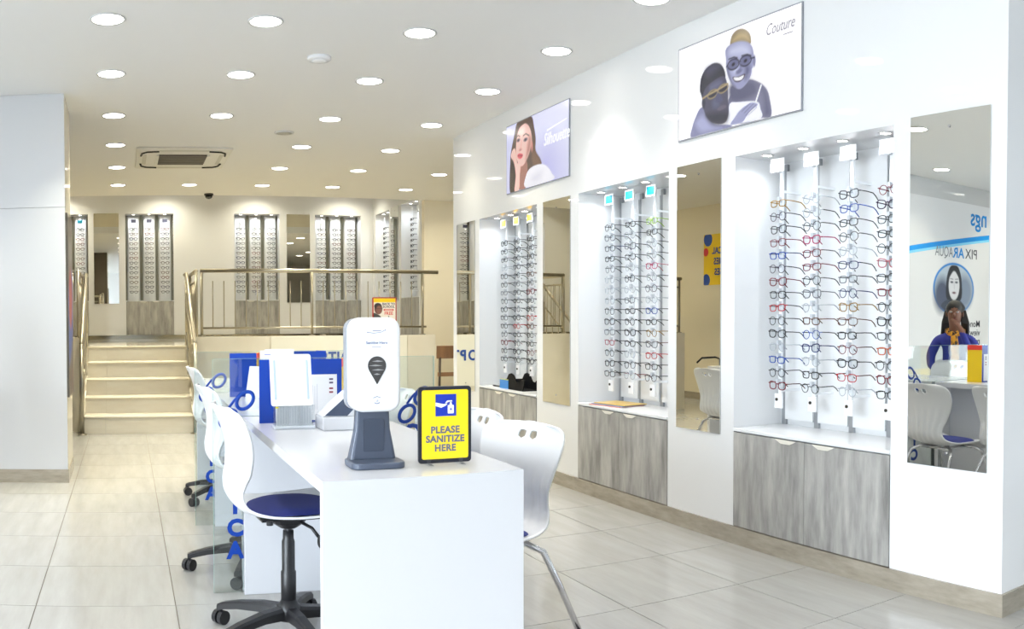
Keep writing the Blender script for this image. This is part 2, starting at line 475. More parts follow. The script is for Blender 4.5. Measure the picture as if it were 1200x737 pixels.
for a, b in ((0.80, 1.99), (1.99, 3.245)):
    for k in range(1, 10):
        o = link('baluster', bal, None, rt); o.location = (a + (b - a) * k / 10 - rt.location.x, 0, -0.985)
MB().lathe([(0.0, 0), (0.034, 0.002), (0.034, 0.016), (0, 0.018)], (0, 0, 0), 14).build('end_cap', STEEL, rt, local=True, smooth=True)
cap = rt.children[-1]; cap.rotation_euler = (0, PI / 2, 0); cap.location = (3.425 - rt.location.x, 0, 1.684 - 0.985)
rl = railing('short steel railing left of the stairs beside the column', -0.93, -0.545, YF + 0.06, (-0.90, -0.565), 'platform_railing')
for k in (1, 2):
    o = link('baluster', bal, None, rl); o.location = (-0.90 + 0.105 * k - rl.location.x, 0, -0.985)

def stair_rail(x, label, sgn):
    t = thing('stair_handrail', label, 'handrail', (x, YP - 0.06, 0))
    y0, y1 = YP - 0.06, YP + 1.22
    xi = x
    MB().tube([(x, y0, 0), (x, y0, 0.93)], 0.024, 12).lathe([(0.05, 0), (0.05, 0.012), (0.0, 0.013)], (x, y0, 0), 14).build('newel_post', STEEL, t, smooth=True)
    MB().tube([(x, y0, 0.93), (x, y0 + 0.05, 0.965), (x, y1 - 0.06, 1.69), (x, y1, 1.70), (x, y1 + 0.25, 1.70)], 0.021, 12).build('sloped_rail', STEEL, t, smooth=True)
    MB().tube([(x, y0, 0.72), (x, y1, 1.47)], 0.011, 8).build('middle_rail', STEEL, t, smooth=True)
    MB().tube([(x, y0, 0.30), (x, y1, 1.02)], 0.011, 8).build('lower_rail', STEEL, t, smooth=True)
    for k in range(1, 8):
        y = y0 + (y1 - y0) * k / 8; f = k / 8
        MB().tube([(x, y, 0.30 + 0.72 * f), (x, y, 0.72 + 0.75 * f)], 0.006, 6).build('baluster', STEEL, t, smooth=True)
    MB().tube([(x, y1, ZP), (x, y1, 1.70)], 0.016, 10).build('top_post', STEEL, t, smooth=True)
    # level guard at the side of the stair well
    g = [(x + sgn * 0.05, YF + 0.13, 1.684), (x + sgn * 0.05, y1, 1.684)]
    MB().tube(g, 0.021, 12).build('guard_rail', STEEL, t, smooth=True)
    for zz in (1.575, 1.075):
        MB().tube([(g[0][0], g[0][1], zz), (g[1][0], g[1][1], zz)], 0.011, 8).build('guard_bar', STEEL, t, smooth=True)
    for k in range(0, 9):
        y = g[0][1] + (g[1][1] - g[0][1]) * k / 8
        MB().tube([(g[0][0], y, ZP if k in (0, 8) else 1.075), (g[0][0], y, 1.684 if k in (0, 8) else 1.575)], 0.016 if k in (0, 8) else 0.006, 6).build('guard_post' if k in (0, 8) else 'baluster', STEEL, t, smooth=True)
stair_rail(SX0 + 0.0, 'steel stair handrail on the left side of the steps', -1)
stair_rail(SX1 + 0.0, 'steel stair handrail on the right side of the steps', 1)

# sign on the platform face
sg = thing('sign_lettering', 'dark blue capital letters spelling OPTICA on the platform front', 'lettering', (2.25, YF - 0.012, 0.73))
for ch, x in zip('OPTICA', (1.985, 2.10, 2.195, 2.262, 2.345, 2.46)):
    text_mesh('letter', ch, 0.165, (x, YF - 0.014, 0.745), RF, UP, SIGNBLUE, sg, sx=0.85, bold=0.005, ext=0.004)

# ------------------------------------------------------------------ ceiling fittings
LENS = mat('lamp_lens', (1, 1, 1, 1), 0.4, emit=(1.0, 0.95, 0.86, 1), estr=20.0)
RING = mat('lamp_trim', rgb(205, 205, 205), 0.35)
ring_me = MB().lathe([(0.098, 0), (0.100, -0.004), (0.094, -0.008), (0.086, -0.006), (0.084, 0.0)], seg=28).mesh('trim_ring', smooth=True)
lens_me = MB().lathe([(0.0, -0.0045), (0.06, -0.0045), (0.085, -0.003)], seg=28).mesh('lens', smooth=True)
ring_me.materials.append(RING); lens_me.materials.append(LENS)
def lamp_data(name, watt, size, spread, col):
    l = bpy.data.lights.new(name, 'AREA'); l.shape = 'DISK'; l.size = size; l.energy = watt; l.color = col; l.spread = math.radians(spread)
    return l
DOWN = lamp_data('downlight_beam', LAMP_WATT, 0.15, 96, LAMP_RGB); DOWNW = lamp_data('downlight_beam', LAMP_WATT * 0.22, 0.15, 96, LAMP_RGB); DOWNE = lamp_data('downlight_beam', LAMP_WATT * 0.43, 0.15, 150, LAMP_RGB); DOWNF = lamp_data('downlight_beam', LAMP_WATT * 0.33, 0.15, 96, LAMP_RGB_FRONT)
ordw = ['first', 'second', 'third', 'fourth', 'fifth', 'sixth', 'seventh', 'eighth', 'ninth', 'tenth', 'eleventh', 'twelfth', 'thirteenth', 'fourteenth', 'fifteenth']
colx = [-0.083, 0.775, 1.66, 2.535, 3.48]
rows = [(0.2, [-3.4, -1.8, -0.083, 0.775, 1.66, 2.535]), (1.4, [-3.4, -1.8, -0.083, 1.66]), (2.62, [-3.4, -1.8, -0.083, 1.66]), (3.83, [-3.4, -1.8, -0.083, 0.775, 1.66, 2.535]), (4.87, [-3.4, -1.8] + colx[:4]), (5.94, [-3.4, -1.8] + colx[:4] + [4.4]),  # first three rows, out of view, added for lighting and reflections
        (7.14, colx[:4] + [4.4]), (8.33, [colx[0], colx[2], colx[3], colx[4], 4.4]), (9.54, [colx[0], colx[2], colx[3], colx[4], 4.4]), (10.78, [-1.2] + colx + [4.4])]  # outermost right lamps added to brighten the cream wall and mirrored room
names = {-0.083: 'leftmost', 0.775: 'second', 1.66: 'third', 2.535: 'fourth', 3.48: 'rightmost', -1.2: 'stair hall', 4.4: 'outermost right', -3.4: 'outer', -1.8: 'outer'}
def downlight(x, y, z, label, data=DOWN, group='round recessed ceiling downlights'):
    t = thing('downlight', label, 'downlight', (x, y, z), 0, group)
    link('trim_ring', ring_me, None, t); link('lens', lens_me, None, t)
    lo = bpy.data.objects.new('beam', data); COL.objects.link(lo); lo.parent = t; lo.location = (0, 0, -0.012)
    return t
for ri, (y, xs) in enumerate(rows):
    for x in xs:
        if ri < 3: lab = 'round downlight near the shopfront, %s row, %s from the left' % (ordw[ri], ordw[xs.index(x)])
        elif x < -1: lab = 'round downlight left of the white column line, %s row, %s from the left' % (ordw[ri], ordw[xs.index(x)])
        elif ri == 3: lab = 'round white downlight nearest the shopfront, %s across' % names[x]
        else: lab = 'round white downlight, %s ceiling row from the camera, %s across' % (ordw[ri - 4], names[x])
        downlight(x, y, CZ, lab, DOWNF if y < 5.5 else DOWNW if x == 2.535 and y < 7.5 else DOWNE if x > 3 else DOWN)
UPL = lamp_data('alcove_beam', LAMP_WATT * 0.85, 0.12, 130, LAMP_RGB)
for k, x in enumerate((-1.0, 0.62, 2.07, 3.5)):
    downlight(x, 13.75, 3.3, 'round downlight over the back display wall, %s from the left' % ordw[k], UPL)

# air-conditioning cassette
ACW = mat('ac_white', rgb(232, 230, 222), 0.4); ACD = mat('ac_dark', rgb(30, 27, 24), 0.7); ACS = mat('ac_slat', rgb(112, 104, 92), 0.5)
ac = thing('air_conditioner', 'white square cassette air conditioner set in the ceiling', 'air conditioner', (0.57, 8.98, CZ))
MB().prism(rrect(0.92, 1.08, 0.03), (0.57, 8.98, CZ), (1, 0, 0), (0, -1, 0), 0.022).build('panel', ACW, ac, bevel=0.008)
MB().prism(rrect(0.50, 0.52, 0.02), (0.57, 8.98, CZ - 0.022), (1, 0, 0), (0, -1, 0), 0.004).build('grille_recess', ACD, ac)
for k in range(7):
    y = 8.98 - 0.225 + 0.075 * k
    MB().box(0.335, y - 0.012, CZ - 0.034, 0.805, y + 0.012, CZ - 0.0265).build('slat', ACS, ac)
for xa in (0.31, 0.805): MB().box(xa, 8.715, CZ - 0.038, xa + 0.025, 9.245, CZ - 0.022).build('grille_frame', ACW, ac)
for sx in (-1, 1):
    MB().box(0.57 + sx * 0.375 - 0.02, 8.72, CZ - 0.026, 0.57 + sx * 0.375 + 0.02, 9.24, CZ - 0.022).build('air_vane', mat('ac_vane', rgb(205, 202, 190), 0.5), ac, bevel=0.003)
    MB().tube([(0.57 + sx * 0.41, 9.20, CZ - 0.024), (0.57 + sx * 0.40, 9.33, CZ - 0.024), (0.57 + sx * 0.35, 9.40, CZ - 0.024), (0.57 + sx * 0.24, 9.42, CZ - 0.024)], 0.011, 6).build('corner_slot', ACD, ac)
    MB().tube([(0.57 + sx * 0.41, 8.76, CZ - 0.024), (0.57 + sx * 0.40, 8.63, CZ - 0.024), (0.57 + sx * 0.35, 8.56, CZ - 0.024), (0.57 + sx * 0.24, 8.54, CZ - 0.024)], 0.011, 6).build('corner_slot', ACD, ac)
for yy in (8.52, 9.44):
    MB().box(0.33, yy - 0.02, CZ - 0.026, 0.81, yy + 0.02, CZ - 0.022).build('air_vane', mat('ac_vane', rgb(205, 202, 190), 0.5), ac, bevel=0.003)

sd = thing('smoke_detector', 'small round white smoke detector on the near ceiling', 'smoke detector', (1.207, 5.48, CZ))
MB().lathe([(0.075, 0), (0.075, -0.015), (0.066, -0.022)], (1.207, 5.48, CZ), 24).build('base', WHITE_S, sd, smooth=True)
MB().lathe([(0.05, -0.022), (0.046, -0.028), (0.03, -0.033), (0, -0.034)], (1.207, 5.48, CZ), 24).build('sensor_dome', WHITE_S, sd, smooth=True)
sp = thing('ceiling_speaker', 'flat grey round ceiling speaker between the downlights', 'speaker', (1.385, 7.72, CZ))
MB().lathe([(0.088, 0), (0.085, -0.008), (0.074, -0.01)], (1.385, 7.72, CZ), 24).build('rim', RING, sp, smooth=True)
MB().lathe([(0.073, -0.0095), (0.04, -0.013), (0, -0.0135)], (1.385, 7.72, CZ), 24).build('grille', mat('speaker_grille', rgb(172, 170, 162), 0.7), sp, smooth=True)
cc = thing('security_camera', 'small black dome security camera at the ceiling edge', 'camera', (1.08, 11.55, CZ))
MB().lathe([(0.06, 0), (0.06, -0.02), (0.055, -0.022)], (1.08, 11.55, CZ), 20).build('mount', BLACKP, cc, smooth=True)
MB().lathe([(0.05, -0.022), (0.046, -0.045), (0.03, -0.062), (0, -0.068)], (1.08, 11.55, CZ), 20).build('dome', mat('smoked_dome', (0.01, 0.01, 0.012, 1), 0.05), cc, smooth=True)

# ------------------------------------------------------------------ mirrors on the right-hand wall
def mirror_w(y0, y1, z0, z1, label, x=XW):
    t = thing('wall_mirror', label, 'mirror', (x, (y0 + y1) / 2, z0), 0, 'tall narrow wall mirrors')
    MB().box(x - 0.002, y0, z0, x + 0.002, y1, z1).build('backing', EDGE, t)
    MB().box(x - 0.006, y0, z0, x - 0.002, y1, z1).build('mirror_glass', MIRROR, t)
    for zz in (z0 + 0.06, z1 - 0.06):
        MB().tube([(x - 0.006, (y0 + y1) / 2, zz), (x - 0.010, (y0 + y1) / 2, zz)], 0.006, 10).build('fixing_screw', CHROME, t)
mirror_w(7.09, 7.51, 0.54, 2.0, 'tall narrow mirror at the far end of the right wall')
mirror_w(5.38, 5.79, 0.565, 2.0, 'tall narrow mirror between the far and middle display niches')
mirror_w(3.72, 4.12, 0.555, 2.01, 'tall narrow mirror between the middle and near display niches')
mirror_w(2.025, 2.435, 0.56, 2.015, 'tall narrow mirror nearest the camera, reflecting a seated woman')

# ------------------------------------------------------------------ cabinets, shelves and back boards of the niches
HANDLE = mat('handle_lip', rgb(226, 222, 210), 0.3)
nname = ['near', 'middle', 'far']
def cabinet_right(k, y0, y1):
    t = thing('storage_cabinet', 'grey wood-grain cabinet with two doors under the %s display niche' % nname[k], 'cabinet', (XW + 0.15, (y0 + y1) / 2, BZ), 0, 'low cabinets in the right wall')
    MB().box(XW + 0.02, y0 + 0.002, BZ, XB + 0.01, y1 - 0.002, NZ0 - 0.016).build('body', WHITE_S, t)
    m = (y0 + y1) / 2
    for a, b, hx in ((y0 + 0.004, m - 0.0015, m - 0.13), (m + 0.0015, y1 - 0.004, m + 0.13)):
        d = MB().box(XW - 0.004, a, BZ + 0.004, XW + 0.018, b, NZ0 - 0.022).build('door', WOOD, t, bevel=0.001)
        P = [(-0.075, 0.0), (-0.055, -0.010), (-0.03, -0.020), (0.03, -0.020), (0.055, -0.010), (0.075, 0.0)]
        MB().prism(P, (XW - 0.005, hx, NZ0 - 0.022), RW, UP, 0.005).build('handle', HANDLE, d)
    s = thing('display_shelf', 'white worktop shelf of the %s display niche' % nname[k], 'shelf', (XW + 0.15, m, NZ0 - 0.015))
    MB().box(XW - 0.008, y0 + 0.002, NZ0 - 0.015, XB + 0.01, y1 - 0.002, NZ0).build('shelf_board', NW, s, bevel=0.002)
for k, (a, b) in enumerate(NICHES): cabinet_right(k, a, b)

NL = lamp_data('niche_beam', 1.05, 0.05, 140, (0.86, 0.93, 1.0))
nlens = MB().lathe([(0.0, -0.003), (0.022, -0.003), (0.024, 0.0)], seg=16).mesh('lens', smooth=True); nlens.materials.append(LENS)
nring = MB().lathe([(0.034, 0), (0.034, -0.003), (0.026, -0.005), (0.025, 0)], seg=18).mesh('trim_ring', smooth=True); nring.materials.append(RING)
def niche_lamp(x, y, z, label, group, data=NL):
    t = thing('niche_spotlight', label, 'spotlight', (x, y, z), 0, group)
    link('trim_ring', nring, None, t); link('lens', nlens, None, t)
    lo = bpy.data.objects.new('beam', data); COL.objects.link(lo); lo.parent = t; lo.location = (0, 0, -0.007)

# ------------------------------------------------------------------ eyeglasses
def rim_loop(kind, s):
    pts = []
    n = 18
    if kind == 0: w, h, e = 0.051, 0.033, 3.4      # rectangular
    elif kind == 1: w, h, e = 0.047, 0.043, 2.1    # round
    elif kind == 2: w, h, e = 0.052, 0.038, 2.7    # cat eye
    else: w, h, e = 0.053, 0.036, 3.0
    for k in range(n):
        a = 2 * PI * k / n; c, d = math.cos(a), math.sin(a)
        x = w / 2 * math.copysign(abs(c) ** (2 / e), c); z = h / 2 * math.copysign(abs(d) ** (2 / e), d)
        if kind == 2 and z > 0: z += 0.006 * max(0, x * 2 / w)
        if z < 0: x *= 1 - 0.08 * (-z * 2 / h)
        pts.append((s * (0.0345 + x), 0.004 * (abs(x + 0.03) / 0.06) ** 2, z - 0.004))
    return pts
front_me, lens_me2, temple_me, small_me = {}, {}, {}, {}
for kind in range(4):
    m = MB(); r = (0.0026, 0.0019, 0.0028, 0.0023)[kind]
    for s in (1, -1): m.tube(rim_loop(kind, s), r, 5, closed=True)
    m.tube([(-0.0105, 0, 0.003), (-0.004, -0.002, 0.0065), (0.004, -0.002, 0.0065), (0.0105, 0, 0.003)], r, 5)
    for s in (1, -1): m.tube([(s * 0.058, 0.003, 0.007), (s * 0.068, 0.004, 0.008), (s * 0.070, 0.010, 0.008)], r * 1.1, 5)
    front_me[kind] = m.mesh('frame_front', smooth=True)
    for s in (1, -1):
        L = rim_loop(kind, s); c = [sum(p[i] for p in L) / len(L) for i in range(3)]
        lm = MB(); n = len(L)
        lm.add(L + [tuple(c)], [(i, (i + 1) % n, n) for i in range(n)])
        lens_me2[kind, s] = lm.mesh('lens', smooth=True)
        tm = MB().tube([(s * 0.070, 0.009, 0.008), (s * 0.0715, 0.05, 0.008), (s * 0.070, 0.095, 0.006), (s * 0.068, 0.115, -0.004), (s * 0.066, 0.136, -0.022)], [0.0024, 0.0026, 0.0028, 0.003, 0.0026], 5)
        temple_me[kind, s] = tm.mesh('temple', smooth=True)
    sm = MB(); r = 0.0038
    for s in (1, -1): sm.tube(rim_loop(kind, s)[::2], r, 4, closed=True)
    sm.tube([(-0.0105, 0, 0.003), (0.0105, 0, 0.003)], r, 4)
    for s in (1, -1): sm.tube([(s * 0.064, 0.003, 0.008), (s * 0.070, 0.010, 0.008), (s * 0.070, 0.06, 0.008)], r, 4)
    small_me[kind] = sm.mesh('frame', smooth=True)
LENSG = thin_glass('spectacle_lens', (0.95, 0.97, 0.98, 1), 0.02)
FC = {'black': (22, 22, 26), 'dark grey': (62, 62, 68), 'dark purple': (52, 32, 58), 'dark red': (112, 22, 36), 'red': (168, 20, 30), 'blue': (24, 66, 150),
      'navy blue': (28, 38, 92), 'clear': (176, 180, 186), 'grey': (92, 94, 100), 'brown': (92, 56, 36), 'orange': (180, 84, 40), 'magenta': (160, 32, 84),
      'green': (140, 176, 60), 'gold': (150, 118, 62), 'tortoise yellow': (150, 112, 30), 'pink': (170, 96, 104)}
FM = {k: mat('frame_' + k.replace(' ', '_'), rgb(*v), 0.25) for k, v in FC.items()}
code = {'k': 'black', 'g': 'grey', 'd': 'dark grey', 'p': 'dark purple', 'r': 'dark red', 'R': 'red', 'b': 'blue', 'n': 'navy blue', 'c': 'clear', 'w': 'brown', 'o': 'orange',
        'm': 'magenta', 'G': 'green', 'y': 'gold', 't': 'tortoise yellow', 'i': 'pink'}
def glasses(loc, rz, kind, colname, tcol, label, group, small=False):
    if small:
        o = link('eyeglasses', small_me[kind], FM[colname], None, obj_mat=True)
        o.location = loc; o.rotation_euler = (0, 0, rz); setp(o, label, 'eyeglasses', group); return o
    t = thing('eyeglasses', label, 'eyeglasses', loc, rz, group)
    t.rotation_euler = (random.uniform(-0.05, 0.05), random.uniform(-0.03, 0.03), rz + random.uniform(-0.06, 0.06))
    link('frame_front', front_me[kind], FM[colname], t, obj_mat=True)
    for s in (1, -1):
        link('lens', lens_me2[kind, s], LENSG, t, obj_mat=True)
        link('temple', temple_me[kind, s], FM[tcol], t, obj_mat=True)
    return t

ACRYL = mat('frosted_acrylic', (0.86, 0.88, 0.90, 1), 0.2)
ACRYLG = thin_glass('clear_acrylic', (0.93, 0.95, 0.96, 1), 0.1)
KEY = mat('lock_cylinder', rgb(70, 66, 60), 0.3, metal=0.8)
CARDW = mat('card_white', rgb(240, 240, 242), 0.5)
br_me = MB().box(-0.008, -0.004, 0.004, 0.008, 0.016, 0.030).mesh('bracket'); br_me.materials.append(mat('bracket_grey', rgb(196, 200, 206), 0.25))
peg_me = MB().box(-0.004, 0.0, -0.002, 0.004, 0.030, 0.006).mesh('nose_peg'); peg_me.materials.append(ACRYL)
XG = 3.06
def display_rod(y, z1, z0, n, label, cardmat, group, zc0=1.918, zc1=1.985, text=None):
    """upright acrylic bar standing off the back board, with a nose bracket per frame, a header card and a lock"""
    t = thing('display_rod', label, 'display rod', (XG + 0.03, y, z0 - 0.12), 0, group)
    MB().box(XG + 0.022, y - 0.011, z0 - 0.05, XG + 0.034, y + 0.011, zc1 - 0.01).build('rod', ACRYL, t)
    MB().box(XG + 0.010, y - 0.028, z0 - 0.12, XG + 0.022, y + 0.028, z0 - 0.045).build('lock_plate', CARDW, t, bevel=0.002)
    MB().tube([(XG + 0.004, y + 0.008, z0 - 0.075), (XG + 0.010, y + 0.008, z0 - 0.075)], 0.008, 10).build('lock', KEY, t)
    for zz in (z0 - 0.03, z1 + 0.06):
        MB().box(XG + 0.034, y - 0.006, zz - 0.006, XB - 0.012, y + 0.006, zz + 0.006).build('standoff', ACRYL, t)
    for k in range(n):
        z = z1 + (z0 - z1) * k / (n - 1)
        o = link('bracket', br_me, None, t); o.rotation_euler = (0, 0, -PI / 2); o.location = (XG + 0.006 - t.location.x, 0, z - t.location.z)
    c = MB().box(XG - 0.006, y - 0.052, zc0, XG - 0.003, y + 0.052, zc1).build('header_card', CARDW, t)
    if cardmat: MB().box(XG - 0.0066, y - 0.043, zc0 + 0.008, XG - 0.006, y + 0.043, zc1 - 0.008).build('printed_field', cardmat, c)
    if text: MB().box(XG - 0.0066, y - 0.034, (zc0 + zc1) / 2 - 0.005, XG - 0.006, y + 0.034, (zc0 + zc1) / 2 + 0.005).build('card_print', mat('card_pink', rgb(214, 120, 130), 0.5), c)
    MB().box(XG - 0.003, y - 0.006, zc0 - 0.004, XG + 0.022, y + 0.006, zc0 + 0.006).build('card_clip', ACRYL, t)

cols3 = ['tpdrbprkRkkcbkr', 'ccdmrrkgcwbnckk', 'dbkkcngnywkrkRc', 'rpkkkikrkkkokrk']
tmp3 = ['tkkrnkrkkkkcbkw', 'ckkmkrkgcwknckk', 'kbkkckknywkwkwc', 'rpkkkikrkkkokrk']
cols2 = ['kgkkgccckdgikkd', 'kcgkckcgdkdkcdc', 'GdccmcpcbdygRkd']
tmp2 = ['kdnkkcckkkkkkkk', 'kkkkckcckkkkckr', 'GkkkikkckkywRkk']
cols1 = ['kkdckkgdkkkdrkk', 'kkkdkgkkdkRkkdk', 'kdkkwkrdkRwkkrk']
spec = {0: ([3.445, 3.195, 2.945, 2.695], cols3, tmp3, None, 1.76, 0.825),
        1: ([5.115, 4.865, 4.615], cols2, tmp2, mat('card_teal', rgb(0, 122, 148), 0.5), 1.77, 0.80),
        2: ([6.825, 6.575, 6.325], cols1, cols1, mat('card_yellow', rgb(206, 156, 40), 0.5), 1.79, 0.83)}
for k, (a, b) in enumerate(NICHES):
    ysr, cs, ts, cm, z1, z0 = spec[k]
    # back boards and grey tracks belong to the wall
    c0 = (a + b) / 2 + 0.375
    for q in range(4):
        yc = c0 - 0.25 * q
        MB().box(XB - 0.012, yc - 0.106, NZ0 + 0.03, XB + 0.004, yc + 0.106, 1.95).build('back_board', NW, wrb[k])
    for q in range(5):
        yc = c0 + 0.125 - 0.25 * q
        MB().box(XB - 0.004, yc - 0.016, NZ0 + 0.0, XB + 0.012, yc + 0.016, NZ1 - 0.01).build('metal_track', GREYM, wrb[k])
    for q in range(4):
        niche_lamp(XW + 0.10, (a + b) / 2 + 0.40 - 0.267 * q, NZ1, 'small round spotlight in the ceiling of the %s niche, %s from the far side' % (nname[k], ordw[q]), 'niche spotlights')
    for q, y in enumerate(ysr):
        display_rod(y, z1, z0, 15, 'upright eyewear rod, %s from the far side of the %s niche' % (ordw[q], nname[k]), cm, 'eyewear display rods', text=True if k == 0 else None)
        for i in range(15):
            z = z1 + (z0 - z1) * i / 14
            cn, tn = code[cs[q][i]], code[ts[q][i]]
            kind = (i * 5 + q * 3 + k) % 4 if cs[q][i] != 'c' else 1
            lab = '%s eyeglasses, %s down the %s rod of the %s niche' % (cn, ordw[i], ordw[q], nname[k])
            glasses((XG, y + random.uniform(-0.004, 0.004), z), -PI / 2, kind, cn, tn, lab, 'eyeglasses in the %s niche' % nname[k])

# ------------------------------------------------------------------ alcove: display units in the back and side walls
ALC = [(-1.35, -0.59), (0.0, 0.76), (1.73, 2.46), (3.045, 3.81)]
UZ0, UZ1, UB = 1.48, 2.85, 0.93
edges = [-1.95] + [v for n in ALC for v in n] + [4.27]
for a, b in zip(edges[0::2], edges[1::2]):
    MB().box(a, YB, UB, b, YB + 0.25, UZ1).build('wall_back', WHITE).__setitem__('kind', 'structure')
struct(MB().box(-1.95, YB, UZ1, 4.27, YB + 0.25, 3.3).build('wall_back', WHITE))
struct(MB().box(-1.95, YB - 0.01, ZP, 4.01, YB + 0.25, UB).build('baseboard_back', DARKBASE))
SIDE = [(11.86, 12.68), (13.29, 14.06)]
edges = [YE + 0.041] + [v for n in SIDE for v in n] + [YB]
for a, b in zip(edges[0::2], edges[1::2]):
    MB().box(4.02, a, UB, 4.27, b, UZ1).build('wall_alcove_right', WHITE).__setitem__('kind', 'structure')
struct(MB().box(4.02, YE + 0.041, UZ1, 4.27, YB, 3.3).build('wall_alcove_right', WHITE))
struct(MB().box(4.01, YE + 0.041, ZP, 4.27, YB - 0.01, UB).build('baseboard_alcove_right', DARKBASE))
uname = ['left of the stairs', 'above the stairs', 'behind the railing on the left', 'behind the railing on the right']
TRACKD = mat('dark_metal_track', rgb(120, 118, 106), 0.35, metal=0.6)
tagm = [spec[1][3], mat('card_slate', rgb(74, 74, 92), 0.5), CARDW, CARDW]
UL = lamp_data('unit_beam', 1.5, 0.06, 140, (0.86, 0.93, 1.0))
rowz = [2.62 - 1.0 * i / 13 for i in range(14)]
for u, (a, b) in enumerate(ALC):
    m = (a + b) / 2
    t = thing('storage_cabinet', 'grey wood-grain cabinet in the back wall %s' % uname[u], 'cabinet', (m, YB + 0.1, UB), 0, 'low cabinets in the back wall')
    MB().box(a + 0.002, YB + 0.02, UB, b - 0.002, YB + 0.245, UZ0 - 0.012).build('body', WHITE_S, t)
    for xa, xb in ((a + 0.003, m - 0.002), (m + 0.002, b - 0.003)):
        d = MB().box(xa, YB - 0.003, UB + 0.004, xb, YB + 0.018, UZ0 - 0.014).build('door', WOOD, t)
        hx = xb - 0.1 if xa < m - 0.1 else xa + 0.1
        MB().prism([(-0.07, 0), (-0.03, -0.016), (0.03, -0.016), (0.07, 0)], (hx, YB - 0.003, UZ0 - 0.014), RF, UP, 0.004).build('handle', HANDLE, d)
    s = MB().box(a + 0.002, YB - 0.008, UZ0 - 0.012, b - 0.002, YB + 0.245, UZ0).build('display_shelf', NW)
    setp(s, 'narrow white shelf on the cabinet %s' % uname[u], 'shelf')
    for q in range(4):
        MB().box(m - 0.375 + 0.25 * q - 0.022, YB + 0.232, UZ0, m - 0.375 + 0.25 * q + 0.022, YB + 0.25, UZ1).build('metal_track', TRACKD, wb)
    for q in range(3):
        xq = m - 0.25 + 0.25 * q
        niche_lamp(xq, YB + 0.09, UZ1, 'tiny spotlight over the display unit %s, %s from the left' % (uname[u], ordw[q]), 'alcove unit spotlights', UL)
        if u == 0 and q < 2: continue
        r = thing('display_rod', 'white eyewear board %s, %s from the left' % (uname[u], ordw[q]), 'display rod', (xq, YB + 0.2, UZ0), 0, 'eyewear boards in the back wall')
        MB().box(xq - 0.085, YB + 0.215, UZ0, xq + 0.085, YB + 0.225, UZ1 - 0.03).build('board', NW, r)
        MB().box(xq - 0.008, YB + 0.10, UZ0 + 0.06, xq + 0.008, YB + 0.11, UZ1 - 0.06).build('rod', ACRYL, r)
        for zz in (UZ0 + 0.09, UZ1 - 0.12): MB().box(xq - 0.006, YB + 0.11, zz, xq + 0.006, YB + 0.215, zz + 0.012).build('standoff', ACRYL, r)
        MB().box(xq - 0.04, YB + 0.085, UZ1 - 0.13, xq + 0.04, YB + 0.09, UZ1 - 0.08).box(xq - 0.006, YB + 0.09, UZ1 - 0.11, xq + 0.006, YB + 0.1, UZ1 - 0.1).build('header_card', tagm[u], r)
        for i, z in enumerate(rowz):
            cn = random.choice(['black', 'black', 'dark grey', 'brown', 'dark red', 'navy blue', 'grey'])
            glasses((xq, YB + 0.096, z), 0.0, random.randrange(4), cn, cn, '%s eyeglasses, %s down the %s board %s' % (cn, ordw[i], ordw[q], uname[u]), 'eyeglasses in the back wall', small=True)
for u, (a, b) in enumerate(SIDE):
    m = (a + b) / 2; nm = ('near', 'corner')[u]
    MB().box(4.262, a, UB, 4.27, b, UZ1).build('niche_back', NW, ws)
    t = thing('storage_cabinet', 'grey wood-grain cabinet in the alcove side wall, %s one' % nm, 'cabinet', (4.1, m, UB), 0, 'low cabinets in the alcove side wall')
    MB().box(4.04, a + 0.002, UB, 4.26, b - 0.002, UZ0 - 0.012).build('body', WHITE_S, t)
    for ya, yb in ((a + 0.003, m - 0.002), (m + 0.002, b - 0.003)):
        d = MB().box(4.017, ya, UB + 0.004, 4.038, yb, UZ0 - 0.014).build('door', WOOD, t)
    s = MB().box(4.012, a + 0.002, UZ0 - 0.012, 4.26, b - 0.002, UZ0).build('display_shelf', NW)
    setp(s, 'narrow white shelf in the alcove side wall, %s one' % nm, 'shelf')
    for q in range(2):
        yq = m + 0.22 - 0.25 * q
        niche_lamp(4.11, yq, UZ1, 'tiny spotlight in the alcove side wall, %s niche, %s one' % (nm, ('far', 'near')[q]), 'alcove unit spotlights', UL)
    yq = m + 0.19
    r = thing('display_rod', 'white eyewear board in the alcove side wall, %s one' % nm, 'display rod', (4.22, yq, UZ0), 0, 'eyewear boards in the alcove side wall')
    MB().box(4.235, yq - 0.085, UZ0, 4.245, yq + 0.085, UZ1 - 0.03).build('board', NW, r)
    MB().box(4.12, yq - 0.008, UZ0 + 0.06, 4.13, yq + 0.008, UZ1 - 0.06).build('rod', ACRYL, r)
    for zz in (UZ0 + 0.09, UZ1 - 0.12): MB().box(4.13, yq - 0.006, zz, 4.262, yq + 0.006, zz + 0.012).build('standoff', ACRYL, r)
    for i, z in enumerate(rowz):
        glasses((4.112, yq, z), -PI / 2, i % 4, 'black', 'black', 'black eyeglasses, %s down the board in the alcove %s niche' % (ordw[i], nm), 'eyeglasses in the alcove side wall', small=True)
def mirror_b(x0, x1, z0, z1, label):
    t = thing('wall_mirror', label, 'mirror', ((x0 + x1) / 2, YB, z0), 0, 'tall narrow wall mirrors')
    MB().box(x0, YB - 0.002, z0, x1, YB + 0.002, z1).build('backing', EDGE, t)
    MB().box(x0, YB - 0.006, z0, x1, YB - 0.002, z1).build('mirror_glass', MIRROR, t)
mirror_b(-0.50, -0.105, 1.435, 2.86, 'narrow mirror in the back wall left of the stairs')
mirror_b(2.58, 2.957, 1.435, 2.85, 'narrow mirror in the back wall behind the railing')
mirror_w(12.80, 13.19, 1.435, 2.86, 'narrow mirror in the alcove side wall between its niches', 4.02)

